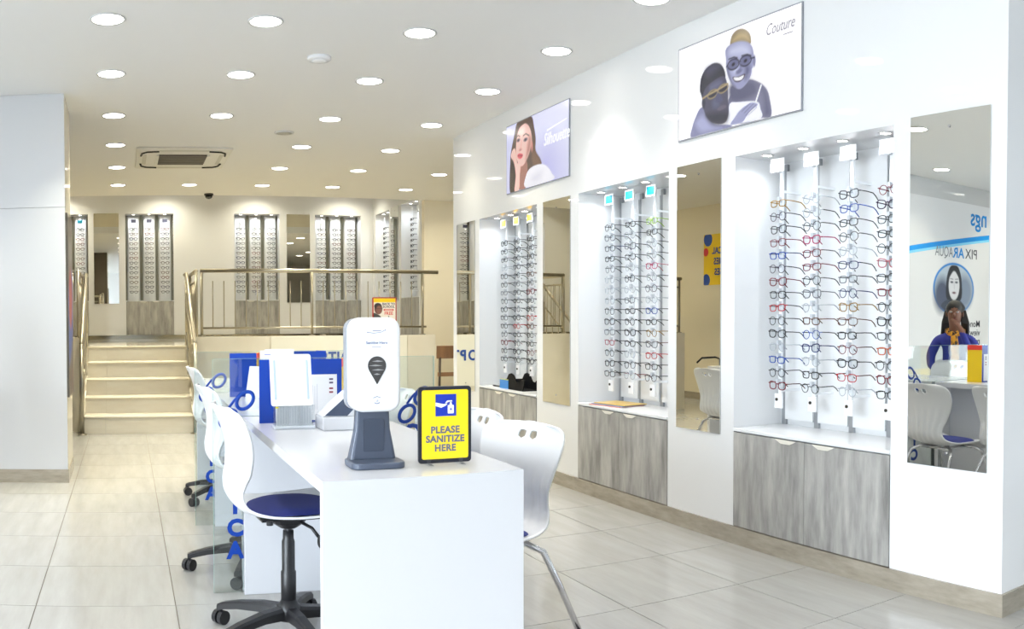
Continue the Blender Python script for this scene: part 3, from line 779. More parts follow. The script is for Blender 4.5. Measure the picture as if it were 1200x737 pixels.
# ------------------------------------------------------------------ lit advertising screens
SCREEN = print_mat('lit_screen', emit=1.32, rough=0.25)
def screen(y_far, y_near, z0, z1, label):
    t = thing('advertising_screen', label, 'screen', (XW, (y_far + y_near) / 2, z0), 0, 'lit screens high on the right wall')
    b = 0.008
    MB().box(XW - 0.010, y_near, z0, XW, y_far, z1).build('housing', mat('screen_bezel', rgb(138, 140, 148), 0.4), t, bevel=0.002)
    return t, y_far - y_near, z1 - z0
# near screen: two people in glasses, cool monochrome print on white
t, w, h = screen(4.107, 3.10, 2.147, 2.66, 'lit screen with two people in glasses, cool monochrome on white')
P = Paint(w - 0.014, h - 0.014, 230, (250, 250, 255))
def q(cx, cy):
    u = (cx - 65) / 600.0; top = 235 - 225 * u; bot = 690 - 155 * u
    return (u * P.w, (bot - cy) / (bot - top) * P.h)
def qs(*a): return [q(*p) for p in a]
sk, skd, skl = (112, 114, 154), (66, 66, 100), (184, 190, 228)
P.poly(qs((338, 232), (345, 170), (370, 135), (405, 127), (435, 150), (443, 195), (430, 205), (380, 195), (350, 215)), (150, 128, 82))
P.poly(qs((352, 190), (380, 150), (420, 150), (436, 190), (400, 180)), (186, 160, 96), soft=0.02, alpha=0.8)
P.poly(qs((430, 380), (480, 395), (515, 430), (530, 480), (537, 566), (488, 576), (380, 600), (330, 500), (370, 420), (390, 400)), sk)
P.poly(qs((470, 400), (512, 430), (530, 500), (534, 560), (505, 565), (498, 470)), (84, 86, 128), soft=0.03, alpha=0.7)
P.poly(qs((345, 400), (450, 390), (470, 450), (400, 490), (340, 480)), (76, 78, 120), soft=0.04)
P.poly(qs((318, 230), (350, 200), (400, 190), (440, 205), (455, 250), (452, 320), (435, 380), (400, 424), (372, 424), (345, 395), (325, 340), (320, 280)), (140, 144, 194))
P.poly(qs((340, 225), (390, 200), (430, 215), (436, 255), (385, 265), (340, 262)), skl, soft=0.04, alpha=0.9)
P.poly(qs((346, 330), (372, 312), (384, 335), (365, 360)), skl, soft=0.03, alpha=0.8)
P.poly(qs((415, 300), (440, 320), (430, 370), (412, 380)), (84, 86, 136), soft=0.03, alpha=0.8)
P.poly(qs((322, 300), (334, 340), (350, 390), (370, 420), (352, 405), (330, 360)), (70, 72, 116), soft=0.02, alpha=0.8)
P.ell(*q(458, 290), 0.011, 0.03, (120, 122, 170)); P.line(qs((449, 330), (448, 365)), 0.010, (222, 226, 246))
for ex, ey in ((357, 302), (416, 285)):
    P.ell(*q(ex, ey + 2), 0.040, 0.028, (94, 96, 148), rot=8, soft=0.006)
    P.ell(*q(ex, ey + 2), 0.014, 0.009, (22, 22, 44), rot=8)
    pts = [q(ex + 28 * math.cos(a), ey + 2 + 26 * math.sin(a) - 0.28 * 28 * math.cos(a)) for a in np.linspace(0, 2 * PI, 22)]
    P.line(pts, 0.0085, (44, 44, 78))
P.line(qs((382, 296), (392, 290)), 0.008, (44, 44, 78)); P.line(qs((440, 276), (458, 272)), 0.008, (44, 44, 78)); P.line(qs((330, 308), (322, 316)), 0.007, (44, 44, 78))
P.line(qs((334, 278), (360, 268), (376, 272)), 0.007, (40, 40, 70)); P.line(qs((398, 262), (424, 256), (442, 262)), 0.007, (40, 40, 70))
P.line(qs((388, 295), (394, 322), (378, 338), (372, 340)), 0.005, (92, 94, 146), soft=0.012)
P.ell(*q(386, 340), 0.026, 0.010, (96, 98, 150), rot=12, soft=0.01)
P.poly(qs((354, 368), (380, 366), (414, 352), (408, 376), (386, 392), (364, 390)), (60, 36, 66))
P.poly(qs((360, 371), (384, 370), (408, 360), (400, 378), (382, 385), (366, 383)), (246, 248, 255))
P.poly(qs((342, 500), (380, 494), (470, 492), (488, 530), (492, 572), (420, 594), (330, 604), (330, 560)), (238, 242, 254))
P.line(qs((490, 412), (466, 494)), 0.010, (240, 244, 255))
P.poly(qs((135, 672), (142, 620), (160, 570), (190, 520), (230, 540), (260, 600), (340, 606), (340, 622), (200, 656)), (122, 126, 178))
P.poly(qs((160, 600), (200, 560), (250, 610), (300, 622), (200, 646)), (156, 162, 212), soft=0.03, alpha=0.8)
P.poly(qs((183, 430), (190, 370), (215, 325), (255, 297), (290, 300), (312, 330), (318, 370), (300, 390), (240, 410), (205, 480), (190, 455)), (34, 34, 58))
P.poly(qs((210, 330), (250, 304), (292, 310), (270, 335), (225, 365)), (66, 66, 104), soft=0.04, alpha=0.7)
P.poly(qs((196, 480), (210, 430), (236, 400), (290, 366), (318, 370), (330, 420), (332, 480), (336, 540), (322, 590), (290, 604), (250, 596), (222, 570), (205, 530)), skd)
P.poly(qs((240, 410), (280, 385), (300, 395), (270, 425), (240, 435)), (92, 94, 138), soft=0.03, alpha=0.8)
P.poly(qs((250, 490), (268, 470), (290, 500), (278, 520), (255, 520)), (84, 86, 130), soft=0.03, alpha=0.7)
P.poly(qs((215, 560), (240, 545), (330, 540), (330, 590), (300, 604), (250, 600)), (36, 38, 64), soft=0.03, alpha=0.8)
P.ell(*q(204, 496), 0.016, 0.032, (44, 46, 76))
for ex, ey in ((252, 452), (306, 424)):
    P.ell(*q(ex, ey), 0.036, 0.022, (32, 32, 56), rot=10, soft=0.008)
    pts = [q(ex + 26 * math.cos(a), ey + 20 * math.sin(a) - 0.45 * 26 * math.cos(a)) for a in np.linspace(0, 2 * PI, 22)]
    P.line(pts, 0.007, (150, 130, 90))
P.line(qs((200, 474), (228, 456), (276, 432), (330, 400)), 0.010, (170, 146, 96))
P.poly(qs((274, 450), (290, 452), (306, 480), (296, 492), (272, 492), (270, 478)), (70, 72, 116), soft=0.015)
P.poly(qs((276, 526), (300, 508), (322, 510), (318, 522), (294, 534), (280, 534)), (92, 80, 112))
P.poly(qs((345, 606), (365, 570), (395, 530), (440, 498), (470, 500), (474, 512), (440, 540), (420, 570), (400, 596)), (142, 148, 200))
for a, b in (((440, 500), (400, 540)), ((456, 502), (412, 548)), ((468, 508), (420, 560)), ((472, 520), (430, 560))):
    P.line(qs(a, b), 0.003, (88, 90, 140))
P.c = P.c * 0.72 + P.c.mean(axis=2, keepdims=True) * 0.28
P.build('picture', (XW - 0.0105, 4.107 - 0.007, 2.147 + 0.007), RW, UP, SCREEN, t)
INK = mat('grey_ink', (0.02, 0.02, 0.02, 1), 0.5, emit=rgb(150, 150, 162), estr=1.2)
text_mesh('lettering', 'Couture', 0.078, (XW - 0.0112, 3.26, 2.578), RW, Vector((0, 0.0, 1)), INK, t, sx=0.78, shear=0.35, ext=0.0003)
MB().box(XW - 0.0112, 3.165, 2.530, XW - 0.0108, 3.235, 2.534).build('fine_print', INK, t)

# far screen: woman resting her chin on her hand, lilac ground
t, w, h = screen(6.42, 5.385, 2.13, 2.66, 'lit screen with a long-haired woman on a lilac ground')
P = Paint(w - 0.014, h - 0.014, 170, (196, 198, 232))
def q(cx, cy):
    u = (cx - 76) / 390.0; top = 258 - 178 * u; bot = 680 - 120 * u
    return (u * P.w, (bot - cy) / (bot - top) * P.h)
P.ell(0.85, 0.45, 0.5, 0.35, (218, 220, 244), soft=0.4, alpha=0.9); P.ell(0.66, 0.12, 0.25, 0.2, (176, 176, 222), soft=0.2, alpha=0.7)
hair, haird = (74, 50, 42), (44, 28, 26)
P.poly(qs((150, 222), (190, 195), (245, 182), (262, 250), (272, 320), (272, 400), (300, 450), (308, 490), (270, 522), (240, 518), (215, 560), (205, 640), (150, 652), (100, 668), (100, 500), (105, 420), (130, 300)), hair)
P.poly(qs((250, 330), (272, 400), (300, 455), (300, 490), (262, 505), (245, 440)), (104, 72, 56), soft=0.03, alpha=0.8)
P.poly(qs((105, 470), (130, 500), (140, 650), (100, 666)), haird, soft=0.02)
P.poly(qs((172, 470), (215, 470), (218, 560), (205, 640), (165, 645), (170, 560)), (158, 108, 98))
P.poly(qs((210, 560), (240, 510), (300, 486), (340, 500), (370, 545), (374, 584), (210, 634)), (232, 232, 240))
P.poly(qs((240, 560), (290, 520), (320, 530), (300, 590), (240, 615)), (214, 214, 226), soft=0.05, alpha=0.8)
face = qs((152, 290), (165, 250), (195, 226), (225, 240), (243, 285), (246, 340), (235, 400), (212, 460), (185, 498), (160, 490), (145, 440), (142, 370))
P.poly(face, (226, 184, 176))
P.poly(qs((228, 300), (246, 320), (236, 400), (205, 470), (212, 400)), (176, 122, 114), soft=0.035, alpha=0.8)
P.poly(qs((160, 270), (190, 240), (205, 260), (190, 300), (160, 300)), (244, 212, 204), soft=0.04, alpha=0.8)
P.poly(qs((150, 250), (190, 212), (240, 225), (205, 226), (168, 255), (150, 300), (146, 320)), hair)
P.line(qs((148, 312), (158, 304), (168, 312)), 0.009, (60, 38, 36)); P.line(qs((190, 306), (208, 292), (228, 304)), 0.010, (60, 38, 36))
P.ell(*q(158, 335), 0.030, 0.013, (88, 66, 96), soft=0.01); P.ell(*q(206, 330), 0.036, 0.014, (88, 66, 96), soft=0.01)
P.ell(*q(158, 336), 0.010, 0.010, (30, 22, 34)); P.ell(*q(206, 331), 0.012, 0.011, (30, 22, 34))
P.line(qs((180, 335), (176, 380), (166, 392)), 0.006, (186, 136, 128), soft=0.014); P.ell(*q(172, 396), 0.026, 0.008, (176, 120, 114), soft=0.01)
P.poly(qs((152, 428), (168, 418), (188, 424), (184, 444), (168, 454), (154, 446)), (198, 62, 84))
P.line(qs((154, 434), (186, 432)), 0.005, (110, 24, 44))
P.poly(qs((118, 400), (135, 390), (146, 440), (150, 480), (172, 490), (168, 560), (162, 648), (132, 658), (140, 560), (128, 480), (106, 440)), (232, 192, 182))
for a, b in (((122, 404), (136, 470)), ((134, 396), (145, 460)), ((112, 420), (128, 478))): P.line(qs(a, b), 0.004, (180, 128, 120))
P.ell(*q(248, 370), 0.012, 0.04, (200, 130, 126)); 
P.build('picture', (XW - 0.0105, 6.42 - 0.007, 2.13 + 0.007), RW, UP, SCREEN, t)
SW = mat('screen_white_ink', (0.02, 0.02, 0.02, 1), 0.5, emit=(1, 1, 1, 1), estr=1.3)
text_mesh('lettering', 'Silhouette', 0.12, (XW - 0.0112, 5.575, 2.435), RW, UP, SW, t, sx=0.80, shear=0.3, bold=0.001, ext=0.0003)
MB().prism([(0, 0), (0.3, 0.03), (0.3, 0.038), (0, 0.012)], (XW - 0.0108, 5.72, 2.495), RW, UP, 0.0004).build('lettering', SW, t)

# ------------------------------------------------------------------ poster on the column's side
t = thing('framed_poster', 'tall dark poster with red and blue on the column side', 'poster', (-0.43, 6.72, 0.61))
MB().box(-0.43, 6.46, 0.61, -0.415, 6.985, 1.945).build('frame', mat('poster_frame', rgb(96, 92, 86), 0.3, metal=0.4), t, bevel=0.002)
P = Paint(0.505, 1.315, 60, (92, 84, 78))
P.poly([(0, 0.25), (0.25, 0.3), (0.5, 0.5), (0.5, 0.9), (0.2, 0.85), (0, 0.7)], (54, 78, 150), soft=0.08); P.poly([(0.1, 0.55), (0.3, 0.5), (0.42, 0.75), (0.25, 0.95), (0.1, 0.8)], (160, 72, 60), soft=0.06)
P.ell(0.25, 1.05, 0.16, 0.1, (120, 116, 112), soft=0.08); P.ell(0.25, 0.12, 0.3, 0.1, (70, 52, 48), soft=0.06)
P.build('picture', (-0.4148, 6.47, 0.62), (0, 1, 0), UP, print_mat('paper_print'), t)
PAPER = MATS['paper_print']

# ------------------------------------------------------------------ large lens poster on the column wall (seen in the nearest mirror)
t = thing('wall_poster', 'large pale contact lens poster seen reversed in the nearest mirror', 'poster', (-2.75, 6.42, 0.62))
MB().box(-4.2, 6.412, 0.62, -1.3, 6.42, 2.58).build('panel', mat('poster_grey', rgb(222, 224, 228), 0.35), t)
PB = mat('poster_blue', rgb(0, 128, 204), 0.4); PD = mat('poster_dark', rgb(50, 54, 66), 0.4); PC = mat('poster_light_blue', rgb(120, 196, 232), 0.4)
text_mesh('lettering', 'ngs', 0.30, (-2.98, 6.411, 2.42), RF, UP, PB, t, bold=0.004, align='RIGHT', sx=0.9)
def arc(dz, wd): 
    top = [(x, 1.885 + 0.47 * (x0 ** 0.85) + dz) for x, x0 in ((-1.3 - 0.145 * k, k / 20) for k in range(21))]
    return [(x, z) for x, z in top] + [(x, z - wd) for x, z in top[::-1]]
MB().prism(arc(0, 0.055)[::-1], (0, 6.4118, 0), (1, 0, 0), (0, 0, 1), 0.0008).build('wave', PB, t)
MB().prism(arc(-0.055, 0.03)[::-1], (0, 6.4118, 0), (1, 0, 0), (0, 0, 1), 0.0006).build('wave', PC, t)
text_mesh('lettering', 'PIX', 0.17, (-2.885, 6.411, 1.97), RF, UP, PD, t, align='RIGHT'); text_mesh('lettering', 'AR', 0.17, (-2.86, 6.411, 1.97), RF, UP, PB, t, align='LEFT', bold=0.003)
text_mesh('lettering', 'AQUA', 0.17, (-2.64, 6.411, 1.97), RF, UP, mat('poster_grey_ink', rgb(120, 124, 132), 0.5), t, align='LEFT', sx=0.7)
P = Paint(0.86, 0.68, 110, (222, 224, 228))
P.ell(0.43, 0.33, 0.40, 0.31, (0, 120, 200)); P.ell(0.43, 0.33, 0.37, 0.285, (176, 190, 206))
P.ell(0.22, 0.3, 0.16, 0.2, (120, 134, 156), soft=0.1); P.ell(0.66, 0.25, 0.15, 0.2, (70, 80, 104), soft=0.1)
P.poly([(0.30, 0.20), (0.28, 0.42), (0.34, 0.58), (0.43, 0.61), (0.52, 0.58), (0.58, 0.42), (0.56, 0.20)], (28, 32, 44))
P.ell(0.43, 0.37, 0.105, 0.17, (206, 208, 216)); P.poly([(0.33, 0.46), (0.38, 0.56), (0.43, 0.57), (0.48, 0.56), (0.53, 0.46), (0.48, 0.51), (0.43, 0.555), (0.38, 0.51)], (28, 32, 44))
for s in (-1, 1): P.ell(0.43 + s * 0.045, 0.41, 0.028, 0.012, (40, 48, 66)); P.line([(0.43 + s * 0.02, 0.445), (0.43 + s * 0.075, 0.45)], 0.008, (60, 62, 74))
P.ell(0.43, 0.285, 0.036, 0.013, (96, 60, 74)); P.line([(0.43, 0.4), (0.425, 0.33)], 0.006, (160, 160, 172), soft=0.015)
P.poly([(0.2, 0.11), (0.33, 0.2), (0.43, 0.16), (0.55, 0.2), (0.68, 0.13), (0.56, 0.05), (0.43, 0.03), (0.3, 0.05)], (48, 56, 74))
P.build('round_portrait', (-3.10, 6.4113, 1.215), RF, UP, PAPER, t)
for k, s in enumerate(('Mono', 'view w', 'mini', 'd', 'cata')):
    text_mesh('lettering', s, 0.115, (-3.21, 6.411, 1.13 - 0.105 * k), RF, UP, PD, t, align='LEFT', bold=0.001)
struct(MB().box(-4.2, 6.4115, 0.094, -1.3, 6.42, 0.62).build('trim_3', CREAM))

# yellow poster in the stair hall (seen in the third mirror)
t = thing('hanging_poster', 'yellow poster with blue and red lettering in the stair hall', 'poster', (-1.95, 10.0, 1.65))
MB().box(-1.95, 9.45, 1.65, -1.942, 10.32, 2.37).build('sheet', mat('poster_yellow', rgb(244, 206, 20), 0.4), t)
for k, s in enumerate(('OPTICAL', 'FRAMES', 'LENSES')):
    text_mesh('lettering', s, 0.13, (-1.9415, 9.86, 2.13 - 0.15 * k), (0, 1, 0), UP, SIGNBLUE, t, bold=0.004)
for yy, zz, r, m in ((10.22, 2.3, 0.1, SIGNBLUE), (10.26, 1.72, 0.09, SIGNBLUE), (10.27, 2.12, 0.06, mat('poster_red', rgb(206, 40, 44), 0.4))):
    MB().prism([(min(r * math.cos(a), 10.32 - yy), max(min(r * math.sin(a), 2.37 - zz), 1.65 - zz)) for a in np.linspace(0, 2 * PI, 18)[:-1]], (-1.942, yy, zz), (0, 1, 0), UP, 0.0005).build('printed_shape', m, t)

# ------------------------------------------------------------------ small framed notice on the railing
t = thing('notice_board', 'red framed notice with a boy in glasses hung on the railing', 'notice', (2.795, YF + 0.02, 1.015))
MB().prism(rrect(0.275, 0.385, 0.012), (2.795, YF + 0.036, 1.207), RF, UP, 0.012).build('frame', mat('notice_red', rgb(168, 36, 34), 0.4), t)
P = Paint(0.251, 0.361, 70, (240, 232, 220))
P.poly([(0, 0.318), (0.251, 0.318), (0.251, 0.361), (0, 0.361)], (246, 206, 20), smooth=False)
P.ell(0.055, 0.245, 0.046, 0.058, (92, 62, 56)); P.ell(0.05, 0.275, 0.044, 0.036, (44, 36, 36)); P.ell(0.062, 0.235, 0.032, 0.045, (122, 82, 72), soft=0.01)
P.poly([(0, 0.13), (0, 0.2), (0.04, 0.19), (0.08, 0.165), (0.085, 0.13)], (60, 62, 60)); P.line([(0.035, 0.25), (0.1, 0.25)], 0.004, (24, 24, 26))
P.poly([(0.115, 0.225), (0.23, 0.225), (0.23, 0.245), (0.115, 0.245)], (204, 60, 54), smooth=False); P.line([(0.13, 0.235), (0.215, 0.235)], 0.006, (246, 226, 216)); P.line([(0.15, 0.12), (0.2, 0.12)], 0.022, (210, 70, 64))
P.build('picture', (2.795 - 0.1255, YF + 0.0235, 1.0265), RF, UP, PAPER, t)
NB, NR = mat('notice_ink', rgb(66, 70, 84), 0.5), mat('notice_red_ink', rgb(204, 52, 48), 0.5)
for s, sz, x, z, m in (('BACK TO', 0.034, 2.842, 1.325, NB), ('SCHOOL', 0.034, 2.842, 1.295, NB), ('FREE', 0.048, 2.842, 1.222, NR), ('&', 0.02, 2.842, 1.19, NB)):
    text_mesh('lettering', s, sz, (x, YF + 0.0232, z), RF, UP, m, t, bold=0.001, ext=0.0003)

# ------------------------------------------------------------------ desks
DX0, DX1 = 0.488, 1.045
DESKW = mat('white_laminate', (0.63, 0.64, 0.67, 1), 0.16)
def desk(y0, y1, label):
    t = thing('service_desk', label, 'desk', ((DX0 + DX1) / 2, (y0 + y1) / 2, 0), 0, 'white service desks in a row')
    MB().box(DX0, y0, 0.718, DX1, y1, 0.75).build('desktop', DESKW, t)
    MB().box(DX0, y0 + 0.0, 0, DX1, y0 + 0.032, 0.718).build('side_panel', DESKW, t)
    MB().box(DX0, y1 - 0.032, 0, DX1, y1, 0.718).build('side_panel', DESKW, t, bevel=0.002)
    MB().box(0.90, y0 + 0.034, 0.14, 0.918, y1 - 0.034, 0.717).build('modesty_panel', DESKW, t)
desk(2.20, 3.755, 'white desk nearest the camera, carrying the sanitizer and sign')
desk(3.785, 5.015, 'middle white desk between the two glass partitions')
desk(5.045, 6.28, 'white desk farthest from the camera, behind the partitions')

# ------------------------------------------------------------------ glass partitions with vertical lettering
PGL = thin_glass('partition_glass', (0.93, 0.965, 0.955, 1), 0.10)
PEDGE = mat('glass_edge', rgb(150, 186, 176), 0.1)
LBLUE = mat('letter_blue', rgb(2, 54, 144), 0.35)
def partition(y, x0, x1, zt, label):
    t = thing('glass_partition', label, 'partition', ((x0 + x1) / 2, y, 0), 0, 'lettered glass partitions')
    MB().box(x0, y - 0.004, 0, x1, y + 0.004, zt).build('glass_pane', PGL, t)
    for xa, xb in ((x0 - 0.0012, x0), (x1, x1 + 0.0012)): MB().box(xa, y - 0.004, 0, xb, y + 0.004, zt).build('edge_strip', PEDGE, t)
    MB().box(x0, y - 0.004, zt, x1, y + 0.004, zt + 0.0012).build('edge_strip', PEDGE, t)
    for xc in (x0 + 0.092, x1 - 0.10):
        for k, ch in enumerate('OPTICA'):
            text_mesh('letter', ch, 0.098, (xc, y - 0.0052, 0.655 - 0.0955 * k), RF, UP, LBLUE, t, bold=0.0045, ext=0.0008)
        lg = MB(); n = Vector((0, 0, 0))
        A, B = Vector((xc - 0.026, 0, 0.742)), Vector((xc + 0.046, 0, 0.818))
        ax = (B - A).normalized(); up = Vector((-ax.z, 0, ax.x))
        for c, ra, rb in ((A, 0.042, 0.030), (B, 0.042, 0.030)):
            lg.tube([(c + ax * ra * math.cos(a) + up * rb * math.sin(a)) + Vector((0, y - 0.0055, 0)) for a in np.linspace(0, 2 * PI, 25)[:-1]], 0.0078, 6, closed=True)
        lg.tube([Vector((0, y - 0.0055, 0)) + B + up * 0.03 + ax * 0.01, Vector((0, y - 0.0055, 0)) + B + up * 0.034 - ax * 0.03, Vector((0, y - 0.0055, 0)) + A + up * 0.03 + ax * 0.03], 0.0055, 6)
        g = lg.build('eyeglass_emblem', LBLUE, t, smooth=True)
        for v in g.data.vertices:                      # flat vinyl
            wy = v.co.y + t.location.y; v.co.y = y - 0.0045 + (wy - (y - 0.0055)) * 0.12 - t.location.y
partition(3.77, 0.362, 1.345, 0.995, 'glass partition with blue lettering behind the nearest desk')
partition(5.03, 0.382, 1.365, 0.98, 'glass partition with blue lettering behind the middle desk')

# ------------------------------------------------------------------ shell chairs
SHELL = mat('white_shell_plastic', (0.76, 0.77, 0.785, 1), 0.28)
PAD = mat('navy_seat_fabric', rgb(14, 30, 104), 0.75)
def shell_mesh(ribs=True):
    """one-piece seat and back; faces +y, seat top at z=0"""
    prof = [(0.225, -0.045, 0.175), (0.215, -0.012, 0.195), (0.17, 0.0, 0.205), (0.08, -0.006, 0.212), (-0.02, -0.010, 0.205), (-0.11, -0.004, 0.188), (-0.170, 0.018, 0.165),
            (-0.200, 0.062, 0.150), (-0.206, 0.112, 0.152), (-0.200, 0.166, 0.172), (-0.199, 0.220, 0.197), (-0.207, 0.274, 0.215), (-0.220, 0.318, 0.221), (-0.232, 0.346, 0.216), (-0.243, 0.368, 0.200), (-0.250, 0.382, 0.170), (-0.253, 0.388, 0.12)]
    n0 = len(prof); NS, NT = 76, 36
    rowsv = []
    for i in range(NS + 1):
        s = i / NS * (n0 - 1); k = min(int(s), n0 - 2); f = s - k
        P = [prof[max(k - 1, 0)], prof[k], prof[k + 1], prof[min(k + 2, n0 - 1)]]
        cr = lambda a, b, c, d: 0.5 * (2 * b + (c - a) * f + (2 * a - 5 * b + 4 * c - d) * f * f + (3 * b - a - 3 * c + d) * f ** 3)
        y, z, w = (cr(*[p[j] for p in P]) for j in range(3))
        u = s / (n0 - 1)
        row = []
        for j in range(NT + 1):
            t = -1 + 2 * j / NT
            yy, zz = y, z
            back = max(0.0, min(1.0, (u - 0.37) / 0.18))
            seat = 1 - back
            zz += seat * 0.022 * abs(t) ** 2.5 * (1 - 0.6 * max(0, 1 - u / 0.12))
            yy += back * 0.034 * abs(t) ** 2.2
            
            if u < 0.10: yy -= (0.10 - u) / 0.10 * 0.04 * abs(t) ** 3
            if ribs:
                rb = max(0.0, 1 - abs(u - 0.50) / 0.16)
                d = 0.008 * rb * math.cos(t * PI * 6.5) * (1 if abs(t) < 0.9 else 0)
                yy -= d * back; zz += -d * seat
            row.append((w * t, yy, zz))
        rowsv.append(row)
    bm = bmesh.new()
    V = [[bm.verts.new(p) for p in row] for row in rowsv]
    holes = [(-0.030, 0.340, 0.020, 0.0155), (0.030, 0.340, 0.020, 0.0155)]
    def hd(p): return min(math.hypot((p[0] - a) / c, (p[2] - b) / d) for a, b, c, d in holes) if p[1] < -0.1 else 9
    for row in V[48:]:
        for v in row:
            for a, b, c, d in holes:
                q = math.hypot((v.co.x - a) / c, (v.co.z - b) / d)
                if 0.62 < q < 1.0 and v.co.y < -0.1: v.co.x = a + (v.co.x - a) / q; v.co.z = b + (v.co.z - b) / q
    for i in range(NS):
        for j in range(NT):
            vs = (V[i][j], V[i][j + 1], V[i + 1][j + 1], V[i + 1][j])
            c = sum((v.co for v in vs), Vector()) / 4
            if i > 40 and hd(c) < 0.93: continue
            bm.faces.new(vs)
    loose = [v for v in bm.verts if not v.link_faces]
    bmesh.ops.delete(bm, geom=loose, context='VERTS')
    me = bpy.data.meshes.new('shell'); bm.to_mesh(me); bm.free()
    me.polygons.foreach_set('use_smooth', [True] * len(me.polygons)); me.materials.append(SHELL)
    return me
SHELL_ME = shell_mesh()
def add_shell(t, hz, sc=1.0):
    o = link('shell', SHELL_ME, None, t); o.location = (0, 0, hz); o.scale = (sc, sc, 1.0)
    m = o.modifiers.new('thick', 'SOLIDIFY'); m.thickness = 0.008; m.offset = -1
    prof = []
    pb = MB(); n = 40; NR = 7
    P = []
    for r in range(NR + 1):
        f = r / NR
        for k in range(n):
            a = 2 * PI * k / n; c, s = math.cos(a), math.sin(a)
            x = 0.172 * f * math.copysign(abs(c) ** 0.8, c); y = 0.022 + 0.165 * f * math.copysign(abs(s) ** 0.8, s)
            z = 0.006 + 0.024 * (1 - f ** 5)
            P.append((x, y, hz + z - 0.002 + 0.012 * (abs(x) / 0.17) ** 2.5))
    fs = []
    for r in range(NR):
        for k in range(n): fs.append((r * n + k, (r + 1) * n + k, (r + 1) * n + (k + 1) % n, r * n + (k + 1) % n))
    pb.add(P, fs); pb.build('seat_pad', PAD, t, local=True, smooth=True).scale = (sc, sc, 1.0)

def task_chair(loc, rz, label, base_rot=0.0):
    t = thing('task_chair', label, 'chair', loc, rz, 'swivel chairs on the staff side')
    hz = 0.475
    add_shell(t, hz, 1.09)
    MB().lathe([(0.028, 0.10), (0.028, 0.25), (0.024, 0.255), (0.024, 0.36), (0.020, 0.37), (0.020, 0.40)], seg=16).build('gas_column', BLACKP, t, local=True, smooth=True)
    MB().lathe([(0.012, 0.395), (0.012, 0.42)], seg=12).build('piston', CHROME, t, local=True, smooth=True)
    MB().lathe([(0.03, 0.41), (0.06, 0.43), (0.075, 0.452), (0.075, 0.46)], seg=18).box(-0.10, -0.12, 0.455, 0.10, 0.12, 0.463).build('seat_mount', BLACKP, t, local=True)
    MB().tube([(0.05, 0.03, 0.44), (0.10, 0.06, 0.425), (0.13, 0.075, 0.40)], [0.006, 0.006, 0.006], 8).ellipsoid((0.14, 0.08, 0.385), (0.018, 0.012, 0.024)).build('lever', BLACKP, t, local=True, smooth=True)
    for sx in (-0.13, 0.13):
        MB().tube([(sx, -0.10, 0.452), (sx, -0.10, 0.466)], 0.012, 10).build('shell_screw', BLACKP, t, local=True)
    MB().lathe([(0.0, 0.075), (0.045, 0.078), (0.045, 0.125), (0.034, 0.135), (0.028, 0.15)], seg=18).build('hub', BLACKP, t, local=True, smooth=True)
    for k in range(5):
        a = base_rot + 2 * PI * k / 5; c, s = math.cos(a), math.sin(a)
        px, py = -s, c
        leg = MB()
        secs = [(0.03, 0.105, 0.024, 0.022), (0.12, 0.105, 0.022, 0.018), (0.22, 0.092, 0.019, 0.015), (0.295, 0.075, 0.017, 0.013), (0.318, 0.066, 0.016, 0.012)]
        vs = []
        for r, z, hw, hh in secs:
            for (aa, bb) in ((-0.7, 1), (0.7, 1), (1, 0.4), (1, -1), (-1, -1), (-1, 0.4)):
                vs.append((c * r + px * hw * aa, s * r + py * hw * aa, z + hh * bb))
        fs = []
        for i in range(len(secs) - 1):
            for j in range(6): fs.append((i * 6 + j, i * 6 + (j + 1) % 6, (i + 1) * 6 + (j + 1) % 6, (i + 1) * 6 + j))
        fs.append(list(range(6))); fs.append([(len(secs) - 1) * 6 + j for j in range(6)][::-1])
        l = leg.add(vs, fs).build('leg', BLACKP, t, local=True)
        ca = a + random.uniform(-1.2, 1.2); wx, wy = math.cos(ca), math.sin(ca)
        cx, cy = c * 0.31, s * 0.31
        w = MB()
        for sd in (-1, 1):
            w.tube([(cx + wx * sd * 0.005, cy + wy * sd * 0.005, 0.027), (cx + wx * sd * 0.024, cy + wy * sd * 0.024, 0.027)], 0.027, 14)
        w.tube([(cx, cy, 0.03), (cx, cy, 0.068)], 0.008, 8)
        w.build('caster', BLACKP, l, local=True, smooth=False)
    return t
task_chair((0.575, 3.17, 0), -PI / 2 + 0.08, 'white swivel chair with navy seat, nearest the camera', 2.75 - 0.13)
task_chair((0.59, 4.10, 0), -PI / 2 + 0.08, 'white swivel chair at the middle desk between glass partitions', 3.06 - 0.08 + PI / 2)
task_chair((0.655, 5.74, 0), -PI / 2 + 0.06, 'white swivel chair at the farthest desk', 2.55 - 0.06 + PI / 2)

